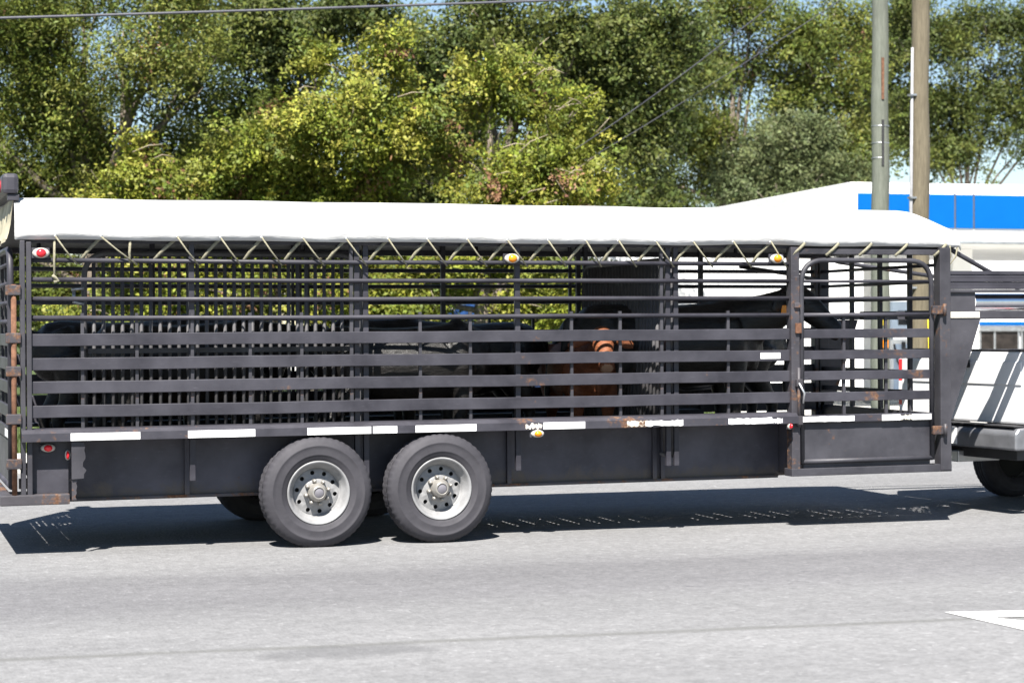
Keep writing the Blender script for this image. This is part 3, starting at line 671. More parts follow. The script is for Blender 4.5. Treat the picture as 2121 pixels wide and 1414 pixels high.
# gooseneck nose
MB().prism([(7.338, 1.626), (7.635, 1.626), (7.352, 0.79), (7.338, 0.79)], 0.0, 0.05).build('neck_gusset', M_POST, tr)
MB().prism([(7.338, 1.626), (7.635, 1.626), (7.352, 0.79), (7.338, 0.79)], W - 0.05, W).build('neck_gusset', M_POST, tr)
nb = MB().box(7.338, 9.25, -0.005, 0.06, 1.628, 1.690, 0.006).build('neck_beam', M_POST, tr)
MB().box(7.338, 9.25, W - 0.06, W, 1.628, 1.690, 0.006).build('neck_beam', M_POST, tr)
tape(1968, 2031, 1.636, 1.684, -0.0055, M_TAPE2, nb)
MB().box(7.34, 9.3, 0.62, 0.70, 1.626, 1.70).build('neck_beam', M_POST, tr)
MB().box(7.34, 9.3, 1.40, 1.48, 1.626, 1.70).build('neck_beam', M_POST, tr)
# polished nose sheet, bowed outwards, above the beam
m = MB(); nn = 12
for q in range(nn + 1):
    a = math.pi * q / nn; zc = 1.765; m.v += [(7.62, 0.12 - 0.08 * math.sin(a), zc - 0.07 * math.cos(a)), (8.0, 0.12 - 0.08 * math.sin(a), zc - 0.07 * math.cos(a)), (8.12, 0.12 - 0.08 * math.sin(a), zc - 0.07 * math.cos(a))]
m.f = [(q * 3 + c, q * 3 + c + 1, q * 3 + c + 4, q * 3 + c + 3) for q in range(nn) for c in (0, 1)]; m.sm = [True] * len(m.f)
m.build('polished_nose_sheet', M_CHROME, tr)
MB().box(7.34, 7.60, 0.02, 0.05, 1.692, 1.86).build('nose_side_panel', M_POST, tr)
dk = MB().box(7.34, 9.3, 0.0, 0.09, 1.842, 1.866, 0.005).build('nose_rail', M_POST, tr)
for q in range(5): MB().box(7.345, 8.16, 0.0 + 0.006 * (q % 2), 0.03 + 0.006 * (q % 2), 1.868 + q * 0.030, 1.8975 + q * 0.030, 0.004).build('side_plank', M_BLACK, dk)
for y in (0.03, W - 0.03): MB().tube([(7.32, y, 2.20), (7.45, y, 2.155), (9.2, y, 1.93)] if y > 1 else [(7.34, y, 2.215), (7.46, y, 2.150), (8.02, y, 1.872)], 0.019, 10).build('neck_strut', M_POST, tr)
MB().box(9.10, 9.30, 0.95, 1.15, 0.86, 1.70, 0.01).build('coupler_post', M_POST, tr)
MB().box(9.05, 9.35, 0.90, 1.20, 1.70, 1.842).build('coupler_head', M_POST, tr)
MB().tube([(6.42, W - 0.1, 2.11), (6.9, W - 0.1, 2.045), (7.23, W - 0.1, 1.985)], 0.018, 8).build('inner_brace', M_POST, tr)

# ------------------------------------------------------------------ cattle
def cow_mesh(name, mat, head_yaw=0.0, head_pitch=0.0, k=1.0, seed=0):
    m = MB(); rg = random.Random(seed)
    ring = lambda x, z, ry, rz, y=0.0: ((x, y, z), (ry, rz))
    def loft(rings, n=20): m.tube([r[0] for r in rings], [(r[1][0], r[1][1]) for r in rings], n)
    loft([ring(-.82, .97, .04, .05), ring(-.79, .95, .14, .17), ring(-.68, .90, .23, .24), ring(-.5, .85, .265, .28), ring(-.25, .80, .30, .31), ring(0, .79, .31, .325), ring(.25, .81, .285, .325), ring(.45, .85, .235, .31), ring(.60, .88, .18, .25), ring(.70, .90, .10, .15)])
    base = Vector((0.45, 0, 0.95))
    Rm = Matrix.Rotation(head_yaw, 3, 'Z') @ Matrix.Rotation(head_pitch, 3, 'Y')
    T = lambda p: tuple(base + Rm @ (Vector(p) - base))
    m.tube([T(p) for p in ((.35, 0, .92), (.55, 0, .97), (.75, 0, 1.06), (.92, 0, 1.15), (1.0, 0, 1.17))], [(.17, .24), (.15, .21), (.12, .165), (.10, .125), (.085, .10)], 16)
    H = Matrix.Rotation(head_yaw * 0.25, 3, 'Z'); hb = Vector((.93, 0, 1.17))
    T2 = lambda p: T(hb + H @ (Vector(p) - hb))
    hd = [((.88, 0, 1.19), (.085, .09)), ((.94, 0, 1.205), (.115, .11)), ((1.02, 0, 1.165), (.118, .115)), ((1.12, 0, 1.09), (.092, .10)), ((1.22, 0, 1.01), (.072, .08)), ((1.29, 0, .955), (.075, .075)), ((1.335, 0, .925), (.06, .055))]
    m.tube([T2(p) for p, r in hd], [r for p, r in hd], 16)
    for s in (-1, 1):
        m.tube([T2((.93, s * .08, 1.19)), T2((.91, s * .17, 1.175)), T2((.89, s * .26, 1.14)), T2((.88, s * .325, 1.09))], [(.03, .03), (.025, .065), (.02, .07), (.012, .025)], 10)
    for s in (-1, 1):
        j = rg.uniform(-.05, .05)
        m.tube([(.42, s * .15, .78), (.44 + j * .3, s * .16, .56), (.43 + j, s * .155, .36), (.43 + j, s * .155, .32), (.42 + j, s * .155, .14), (.43 + j, s * .155, .08), (.45 + j, s * .155, .0)], [.13, .09, .06, .056, .04, .05, .058], 12)
        j = rg.uniform(-.05, .05)
        m.tube([(-.55, s * .14, .85), (-.50 + j * .2, s * .17, .62), (-.60 + j, s * .165, .45), (-.68 + j, s * .16, .36), (-.66 + j, s * .16, .20), (-.64 + j, s * .16, .08), (-.61 + j, s * .16, .0)], [.2, .14, .085, .055, .042, .05, .058], 12)
    m.tube([(-.80, 0, 1.03), (-.87, 0, .98), (-.89, 0.01, .75), (-.88, 0.02, .52), (-.87, 0.02, .40)], [.035, .028, .022, .032, .012], 8)
    m.tube([(.66, 0, .82), (.62, 0, .66), (.50, 0, .56)], [(.05, .1), (.05, .09), (.06, .06)], 10)
    # shoulder and hip muscle
    for s in (-1, 1):
        m.tube([(.36, s * .19, 1.0), (.40, s * .20, .80), (.42, s * .16, .6)], [.10, .12, .08], 10)
        m.tube([(-.62, s * .14, 1.05), (-.55, s * .18, .85)], [.10, .14], 10)
    me = m.mesh(name, mat); o = bpy.data.objects.new(name, me); COL.objects.link(o)
    r = o.modifiers.new('r', 'REMESH'); r.mode = 'VOXEL'; r.voxel_size = 0.018; r.use_smooth_shade = True
    sm = o.modifiers.new('s', 'SMOOTH'); sm.factor = 0.5; sm.iterations = 5
    dg = bpy.context.evaluated_depsgraph_get(); me2 = bpy.data.meshes.new_from_object(o.evaluated_get(dg)); me2.name = name
    bpy.data.objects.remove(o); 
    return me2, T2
def make_cow(name, label, mat, loc, rz, scl, yaw=0, pitch=0, seed=0, tag_col=None, muzzle=None, group=None):
    me, T2 = cow_mesh(name, mat, yaw, pitch, 1, seed)
    e = empty(name, loc, rz); e.scale = (scl,) * 3; tag(e, label, 'cow', group)
    inst(me, 'body', e)
    for s in (-1, 1):
        p = T2((1.055, s * .108, 1.165)); MB().lathe([(0.0, -0.018), (0.014, -0.012), (0.018, 0), (0.014, 0.012), (0, 0.018)], 12, p).build('eye', M_EYE, e)
        q = T2((1.325, s * .035, .955)); MB().lathe([(0.0, -0.012), (0.012, 0), (0.0, 0.012)], 10, q).build('nostril', M_EYE, e)
    if muzzle:
        me.materials.append(muzzle); c0_ = Vector(T2((1.335, 0, .915))); c1_ = Vector(T2((1.10, 0, .99)))
        for p in me.polygons:
            if (p.center - c0_).length < 0.068: p.material_index = 1
    if tag_col:
        p = T2((.90, -.20, 1.13)); q = T2((.91, -.20, 1.05)); MB().box(-.03, .03, -.004, .004, -.045, .045, .003).build('ear_tag', tag_col, e, tuple((Vector(p) + Vector(q)) / 2 + Vector((0.03, -0.02, 0))))
    return e
ZF = 0.55
def in_trailer(x, y): return (x, y, ZF + math.sin(-TILT) * (x - PIV))
G = 'black cattle in the trailer'
make_cow('cow', 'black cow at the rear corner of the trailer beside the rear gate', M_COWB, in_trailer(0.98, 1.42), R(3), 0.98, 0.2, 0.3, 1, group=G)
make_cow('cow', 'black cow standing behind the folded bar gate nearest the middle post', M_COWB, in_trailer(1.35, 0.95), R(2), 0.96, -0.2, 0.35, 2, group=G)
make_cow('cow', 'black cow with lowered head in the middle bay against the far side', M_COWB, in_trailer(3.55, 1.50), R(181), 0.96, 0.35, 0.25, 3, group=G)
make_cow('cow', 'black cow in the middle bay nearest the slats, beside the brown calf', M_COWB, in_trailer(2.95, 0.66), R(3), 0.93, 0.3, 0.5, 4, group=G)
make_cow('cow', 'large black cow whose back shows against the white building, orange ear tag', M_COWB, in_trailer(5.35, 1.05), R(-3), 1.08, -0.55, 0.05, 5, tag_col=M_AMB, group=G)
make_cow('cow', 'black cow at the far side of the front bay behind the larger black cow', M_COWB, in_trailer(5.75, 1.62), R(176), 1.0, 0.0, 0.3, 6, group=G)
make_cow('calf', 'red brown calf facing the road through the slats beside the bar divider', M_COWR, in_trailer(4.60, 1.22), R(-96), 0.82, -0.10, 0.085, 8, muzzle=M_MUZZLE)

# ------------------------------------------------------------------ pickup towing the trailer
pk = empty('pickup_truck', (8.25, 0.12, 0), R(7)); tag(pk, 'white pickup truck towing the livestock trailer, tailgate and rear bumper in view', 'pickup truck')
PW = 1.92
def ybox(name, mat, parent, *a, b=0.01, label=None): return MB().box(*a, b).build(name, mat, parent, label=label)
for y0, y1 in ((0.0, 0.09), (PW - 0.09, PW)):
    m = MB(); poly = [(0.02, 0.62), (0.02, 1.36), (2.0, 1.36), (2.0, 0.55), (1.72, 0.55)] + [(1.2 + 0.5 * math.cos(a), 0.45 + 0.5 * math.sin(a)) for a in [math.pi * q / 10 * 0.94 + 0.1 for q in range(11)]] + [(0.62, 0.56)]
    m.prism(poly, y0, y1); o = m.build('bed_side', M_WHITE, pk); md = o.modifiers.new('b', 'BEVEL'); md.width = 0.012; md.segments = 2
    MB().box(0.03, 2.0, y0 - 0.006 if y0 < 1 else y0 - 0.02, y1 + 0.02 if y0 < 1 else y1 + 0.006, 1.362, 1.385, 0.006).build('bed_rail_cap', M_PLASTIC, pk)
ybox('bed_floor', M_BED, pk, 0.06, 2.0, 0.092, PW - 0.092, 0.80, 0.84)
ybox('bed_front_wall', M_WHITE, pk, 1.95, 2.02, 0.092, PW - 0.092, 0.84, 1.36)
tg = ybox('tailgate', M_WHITE, pk, -0.035, 0.03, 0.11, PW - 0.11, 0.77, 1.385, b=0.02)
ybox('tailgate_crease', M_WHITE, tg, -0.044, -0.034, 0.16, PW - 0.16, 1.10, 1.30, b=0.006)
ybox('tailgate_lip', M_PLASTIC, tg, -0.036, 0.032, 0.12, PW - 0.12, 1.387, 1.40, b=0.004)
ybox('tailgate_handle', M_PLASTIC, tg, -0.056, -0.0445, PW / 2 - 0.14, PW / 2 + 0.14, 1.24, 1.31, b=0.012)
MB().lathe([(0.07, 0.0), (0.066, -0.012), (0.03, -0.016), (0.0, -0.016)], 24, (-0.034, 1.30, 0.98), 'x').build('round_badge', M_STEEL, tg)
for y in (0.035, PW - 0.105):
    tl = ybox('tail_lamp', M_RED, pk, -0.012, 0.05, y, y + 0.07, 0.88, 1.30, b=0.012)
    ybox('reverse_lens', M_TAPE, tl, -0.0145, -0.005, y + 0.008, y + 0.062, 1.02, 1.10, b=0.003)
m = MB(); m.prism([(-0.20, 0.56), (-0.20, 0.70), (-0.16, 0.745), (-0.02, 0.75), (-0.02, 0.56)], 0.04, PW - 0.04)
bp = m.build('rear_bumper', plain('grey_bumper', (0.20, 0.205, 0.22), 0.35, 0.5, 0.2, 6), pk); md = bp.modifiers.new('b', 'BEVEL'); md.width = 0.02; md.segments = 3
ybox('step_pad', M_PLASTIC, bp, -0.185, -0.03, 0.08, PW - 0.08, 0.7515, 0.765, b=0.004)
ybox('bumper_bracket', M_PLASTIC, bp, -0.212, -0.10, 1.02, 1.20, 0.50, 0.742, b=0.02)
ybox('number_plate', M_TAPE, bp, -0.207, -0.202, PW / 2 - 0.16, PW / 2 + 0.10, 0.58, 0.72, b=0.002)
ybox('hitch_receiver', M_STEEL, pk, -0.16, 0.3, 0.84, 0.94, 0.42, 0.52, b=0.01)
ybox('rear_valance', M_PLASTIC, pk, -0.10, 0.04, 0.14, PW - 0.14, 0.47, 0.557)
for y in (0.45, PW - 0.53): ybox('frame_rail', M_BED, pk, 0.05, 5.0, y, y + 0.08, 0.48, 0.62)
MB().tube([(1.2, 0.1, 0.385), (1.2, PW - 0.1, 0.385)], 0.05, 10).build('rear_axle', M_BED, pk); MB().lathe([(0.0, -0.16), (0.13, -0.1), (0.15, 0.0), (0.13, 0.1), (0.0, 0.16)], 16, (1.2, PW / 2, 0.385)).build('differential', M_BED, pk)
# cab and bonnet
m = MB(); poly = [(2.05, 0.50), (2.05, 1.36), (2.16, 1.42), (2.30, 1.86), (2.5, 1.90), (3.3, 1.89), (3.62, 1.80), (4.05, 1.36), (5.35, 1.26), (5.52, 1.15), (5.55, 0.5), (5.1, 0.45)] + [(4.65 + 0.48 * math.cos(a), 0.42 + 0.5 * math.sin(a)) for a in [math.pi * q / 10 for q in range(11)]] + [(4.15, 0.45)]
m.prism(poly, 0.0, PW); cab = m.build('cab', M_WHITE, pk); md = cab.modifiers.new('b', 'BEVEL'); md.width = 0.04; md.segments = 3
m = MB().add([(2.155, 0.25, 1.45), (2.155, PW - 0.25, 1.45), (2.285, PW - 0.3, 1.82), (2.285, 0.3, 1.82)], [(0, 1, 2, 3)]); m.build('rear_window', M_GLASS, cab)
for y in (-0.004, PW + 0.004):
    for poly in ([(2.45, 1.40), (2.50, 1.82), (3.0, 1.82), (3.0, 1.40)], [(3.06, 1.40), (3.06, 1.82), (3.45, 1.80), (3.85, 1.40)]):
        MB().add([(x, y, z) for x, z in poly], [(0, 1, 2, 3)]).build('side_window', M_GLASS, cab)
MB().add([(3.68, 0.15, 1.78), (3.68, PW - 0.15, 1.78), (4.06, PW - 0.12, 1.385), (4.06, 0.12, 1.385)], [(0, 1, 2, 3)]).build('windscreen', M_GLASS, cab)
for y in (-0.16, PW + 0.02): ybox('door_mirror', M_PLASTIC, cab, 3.62, 3.72, y, y + 0.14, 1.38, 1.58, b=0.02)
ybox('front_bumper', M_CHROME, pk, 5.5, 5.66, 0.03, PW - 0.03, 0.42, 0.68, b=0.03)
ybox('grille', M_PLASTIC, pk, 5.525, 5.57, 0.4, PW - 0.4, 0.72, 1.08, b=0.01)
for y in (0.08, PW - 0.36): ybox('headlamp', M_CHROME, pk, 5.50, 5.575, y, y + 0.28, 0.84, 1.08, b=0.02)
for x in (1.2, 4.65): make_wheel(pk, x, 0.14, 0.378, -1, 0.98); make_wheel(pk, x, PW - 0.14, 0.378, 1, 0.98)
rgd = random.Random(9)
for q in range(9):
    x = rgd.uniform(0.15, 1.0); y = rgd.uniform(0.2, 1.7); l = rgd.uniform(0.12, 0.3)
    MB().tube([(x, y, 0.88 + 0.02 * q), (x + l * rgd.uniform(-.5, .5), y + l, 0.95 + 0.05 * q)], rgd.uniform(0.03, 0.06), 7).build('split_log', M_BARK, pk)

# ------------------------------------------------------------------ fuel station: canopy, store, pumps
M_FASCIA = plain('white_fascia', (0.80, 0.80, 0.80), 0.4, 0, 0.03, 2)
M_BLUE = plain('blue_fascia', (0.0006, 0.092, 0.32), 0.7, 0, 0.04, 2, 0.08)
M_SOFFIT = plain('soffit', (0.80, 0.80, 0.79), 0.6, 0, 0.1, 2)
M_SEAM = plain('seam', (0.06, 0.07, 0.10), 0.6)
M_WALL = plain('white_render', (0.80, 0.80, 0.79), 0.7, 0, 0.05, 2)
M_PBLUE = plain('pale_blue_panel', (0.50, 0.60, 0.74), 0.4, 0, 0.05, 3)
c0 = at(1760, 377, 37.0); zt = c0.z; zb = CAMH + (HOR - 505) / F * 37.4
cn = empty('fuel_canopy', (c0.x, c0.y, 0), R(-5.9)); tag(cn, 'white flat canopy with a blue fascia band behind the utility poles', 'canopy')
CW, CD = 14.0, 8.6
ybox('roof_box', M_FASCIA, cn, 0.0, CW, 0.0, CD, zb + 0.03, zt, b=0.02)
ybox('soffit', M_SOFFIT, cn, 0.05, CW - 0.05, 0.05, CD - 0.05, zb, zb + 0.028, b=0.0)
xb = at(1778, 0, 37.0).x - c0.x
zb1 = CAMH + (HOR - 400) / F * 37.0; zb0 = CAMH + (HOR - 472) / F * 37.3
xs1, xs2 = at(1953, 0, 37.9).x - c0.x, at(1985, 0, 38.1).x - c0.x
for a, b_ in ((xb, xs1 - 0.02), (xs1 + 0.02, xs2 - 0.02), (xs2 + 0.02, 8.0), (8.04, CW - 0.2)):
    ybox('blue_panel', M_BLUE, cn, a, b_, -0.035, 0.0 - 0.002, zb0, zb1, b=0.006)
for x in (xs1, xs2): ybox('panel_seam', M_SEAM, cn, x - 0.018, x + 0.018, -0.022, -0.003, zb0, zb1 + 0.02, b=0.0)
ybox('gutter', M_STEEL, cn, -0.02, CW, -0.05, -0.003, zb + 0.005, zb + 0.06, b=0.008)
for x, y in ((3.3, 2.2), (10.0, 2.2), (3.3, 6.4), (10.0, 6.4)): ybox('column', M_FASCIA, cn, x - 0.22, x + 0.22, y - 0.22, y + 0.22, 0.0, zb, b=0.02)

st0 = gnd(1128, 48)
st = empty('store_building', (st0.x, st0.y, 0)); tag(st, 'long white single storey building seen through the trailer rails', 'building')
sx = gnd(2600, 48).x - st0.x
ybox('wall', M_WALL, st, 0, sx, 0, 6.0, 0.0, 3.75, b=0.0)
ybox('parapet', M_FASCIA, st, -0.08, sx + 0.08, -0.08, 6.08, 3.752, 3.98, b=0.02)
_d = FW + RT * ((2028 - CXP) / F); wx0 = CAM.x + (st0.y - CAM.y) * _d.x / _d.y - st0.x
M_SHOP = plain('dim_shop_window', (0.022, 0.018, 0.016), 0.35, 0, 0.7, 5, 0.3)
for q in range(4):
    x = wx0 + q * 1.3; wn = ybox('window', M_SHOP, st, x, x + 1.2, -0.035, -0.003, 0.5, 1.50, b=0.0)
    for xx in (x - 0.03, x + 0.42, x + 1.17): ybox('frame', M_STEEL, wn, xx, xx + 0.06, -0.06, -0.037, 0.46, 1.50, b=0.005)
    ybox('header', M_STEEL, wn, x - 0.03, x + 1.26, -0.09, -0.003, 1.503, 1.62, b=0.01)
ybox('blue_band', M_BLUE, st, wx0, wx0 + 6.0, -0.05, -0.003, 1.66, 1.76, b=0.01)
dd = ybox('door', M_GLASS, st, wx0 + 6.4, wx0 + 7.8, -0.035, -0.003, 0.03, 2.3, b=0.0)
ybox('handle', M_STEEL, dd, wx0 + 6.5, wx0 + 6.54, -0.09, -0.037, 0.9, 1.4, b=0.005)

def pump(px, d, label):
    p = gnd(px, d); e = empty('fuel_pump', tuple(p)); tag(e, label, 'fuel pump', 'fuel pumps under the canopy')
    ybox('island', M_CONC, e, -0.7, 0.7, -0.5, 0.5, 0.0, 0.15, b=0.03)
    ybox('cabinet', M_FASCIA, e, -0.45, 0.45, -0.28, 0.28, 0.15, 1.35, b=0.02)
    ybox('front_panel', M_PBLUE, e, -0.40, 0.02, -0.295, -0.282, 0.25, 1.25, b=0.004)
    ybox('head', M_PBLUE, e, -0.45, 0.45, -0.28, 0.28, 1.55, 2.15, b=0.03)
    ybox('display', M_GLASS, e, -0.3, 0.3, -0.295, -0.282, 1.65, 1.95, b=0.004)
    for s in (-1, 1): ybox('head_post', M_STEEL, e, s * 0.4 - 0.04, s * 0.4 + 0.04, -0.2, 0.2, 1.352, 1.548, b=0.004)
    for s in (-0.2, 0.2):
        MB().tube([(s, -0.3, 1.2), (s, -0.42, 1.0), (s * 1.4, -0.45, 0.6), (s * 1.8, -0.36, 0.9), (s * 2, -0.3, 1.25)], 0.02, 7).build('hose', M_PLASTIC, e)
        ybox('nozzle', M_PLASTIC, e, s - 0.03, s + 0.03, -0.38, -0.3, 1.15, 1.3, b=0.01)
pump(1872, 41, 'pale blue and white fuel pump behind the brown pole'); pump(1925, 41.6, 'white and pale blue fuel pump nearest the trailer front post')

# ------------------------------------------------------------------ utility poles and wires
def pole(px0, py0, px1, py1, d, r0, r1, mat, name, label, lean_top):
    b0 = gnd(px0, d); e = empty(name, tuple(b0)); tag(e, label, 'utility pole', 'utility poles by the forecourt')
    n = 24; pts = []; rs = []; rg = random.Random(int(px0))
    for q in range(n + 1):
        z = 9.6 * q / n; pts.append((lean_top * z / 9.6 + 0.008 * math.sin(q * 1.3 + px0), 0.008 * math.cos(q * 0.9), z - (0.02 if q == 0 else 0))); rs.append((r0 + (r1 - r0) * q / n) * (1 + rg.uniform(-0.012, 0.012)))
    MB().tube(pts, rs, 24).build('shaft', mat, e); return e
dP = 30.7; sP = F / dP
zP = lambda py, d=dP: CAMH + (HOR - py) / sP
p1 = pole(1823, 0, 1823, 0, dP, 0.153, 0.118, M_POLE1, 'utility_pole', 'grey green wooden utility pole with metal strips, the left of two', 0.0)
FN = -(gnd(1823, dP) - Vector((CAM.x, CAM.y, 0))).normalized()
def on_pole(e, z0, z1, off, wd, mat, name, r):
    """a strip fixed to the road side of a pole"""
    a = math.atan2(FN.y, FN.x) + off; d = Vector((math.cos(a), math.sin(a), 0)); t = Vector((-d.y, d.x, 0)); m = MB()
    vs_ = []
    for z in (z0, z1):
        for ss, dp in ((-1, r - 0.01), (1, r - 0.01), (1, r + 0.018), (-1, r + 0.018)): q = d * dp + t * (ss * wd / 2); vs_.append((q.x, q.y, z))
    m.add(vs_, [(0, 1, 2, 3), (7, 6, 5, 4), (0, 4, 5, 1), (1, 5, 6, 2), (2, 6, 7, 3), (3, 7, 4, 0)]); return m.build(name, mat, e)
on_pole(p1, zP(208), zP(122), 0.30, 0.040, M_RUST, 'ground_wire_cover', 0.131)
on_pole(p1, zP(345), zP(250), 0.30, 0.036, M_PLASTIC, 'cable_strip', 0.138)
for py in (262, 297, 328): MB().lathe([(0.141, zP(py) - 0.008), (0.1435, zP(py) - 0.006), (0.1435, zP(py) + 0.006), (0.141, zP(py) + 0.008)], 24, axis='z').build('metal_band', M_STEEL, p1)
for py, sz, mt, nm, of in ((712, 0.10, M_AMB, 'marker_tag', 0.55), (668, 0.07, plain('yellow', (0.8, 0.6, 0.03), 0.5), 'marker_tag', 0.5)): on_pole(p1, zP(py + sz * 80), zP(py - sz * 80), of, sz, mt, nm, 0.147)
p2 = pole(1904, 0, 1904, 0, 30.2, 0.156, 0.128, M_POLE2, 'utility_pole', 'tan wooden utility pole with a pale conduit, the right of two', 0.03)
MB().tube([(-0.19, -0.05, 0.3), (-0.176, -0.05, zP(430)), (-0.150, -0.05, zP(110))], [0.030, 0.028, 0.022], 10).build('conduit', plain('grey_conduit', (0.26, 0.26, 0.27), 0.5), p2)
for z in (2.2, 3.6, 5.2): MB().box(-0.21, -0.10, -0.10, 0.0, z, z + 0.03).build('conduit_clip', M_STEEL, p2)
MB().tube([(0.12, -0.25, 0.0), (0.10, -0.21, 1.0), (0.09, -0.18, 1.72)], [0.05, 0.05, 0.045], 10).build('guy_guard', MATS['yellow'], p2)

M_WIRE = plain('cable_sheath', (0.07, 0.07, 0.085), 0.5)
def wire(label, P, r):
    m = MB(); m.tube(P, r, 6); o = m.build('overhead_cable', M_WIRE); tag(o, label, 'cable', 'overhead cables')
pts = [at(-700 + 2600 * q / 24, 38 - 0.0285 * (-700 + 2600 * q / 24) - 3.2e-6 * (-700 + 2600 * q / 24) ** 2, 26 + 6 * q / 24) for q in range(25)]
wire('thick cable crossing the top left of the sky line in front of the trees', pts, 0.021)
def curve(pa, pb, pc, d0, d1): 
    out = []
    for q in range(17):
        u = q / 16; x = pa[0] * (1 - u) ** 2 + 2 * u * (1 - u) * pb[0] + pc[0] * u * u; y = pa[1] * (1 - u) ** 2 + 2 * u * (1 - u) * pb[1] + pc[1] * u * u
        out.append(at(x, y, d0 + (d1 - d0) * u))
    return out
wire('upper of two thin service wires slanting through the middle trees', curve((940, 455), (1270, 290), (1720, -90), 36.2, 33), 0.010)
wire('lower of two thin service wires slanting through the middle trees', curve((960, 470), (1300, 300), (1800, -40), 36.6, 33), 0.008)

# ------------------------------------------------------------------ parked van behind the trees
bv = empty('parked_van', (vc.x - 1.6, vc.y - 0.9, 0)); tag(bv, 'blue van parked among the trees, glimpsed through the trailer', 'van')
M_VAN = plain('blue_car_paint', (0.018, 0.06, 0.19), 0.3, 0, 0.05, 3)
m = MB(); poly = [(0, 0.35), (0, 1.3), (0.12, 2.0), (0.3, 2.08), (3.2, 2.06), (3.9, 1.25), (4.5, 1.05), (4.6, 0.8), (4.6, 0.35), (4.2, 0.3)] + [(3.8 + 0.38 * math.cos(a), 0.32 + 0.38 * math.sin(a)) for a in [math.pi * q / 8 for q in range(9)]] + [(1.2, 0.3)] + [(0.85 + 0.38 * math.cos(a), 0.32 + 0.38 * math.sin(a)) for a in [math.pi * q / 8 for q in range(9)]]
m.prism(poly, 0, 1.85); vb = m.build('body', M_VAN, bv); md = vb.modifiers.new('b', 'BEVEL'); md.width = 0.05; md.segments = 3
for poly in ([(0.25, 1.25), (0.32, 1.85), (1.2, 1.85), (1.2, 1.25)], [(1.3, 1.25), (1.3, 1.85), (2.3, 1.85), (2.3, 1.25)], [(2.4, 1.25), (2.4, 1.85), (3.1, 1.85), (3.6, 1.25)]):
    MB().prism(poly, -0.006, 0.0).build('side_window', M_GLASS, vb)
MB().add([(3.26, 0.15, 2.0), (3.26, 1.7, 2.0), (3.9, 1.7, 1.27), (3.9, 0.15, 1.27)], [(0, 1, 2, 3)]).build('windscreen', M_GLASS, vb)
for x in (0.85, 3.8): make_wheel(bv, x, 0.12, 0.32, -1, 0.82); make_wheel(bv, x, 1.73, 0.32, 1, 0.82)

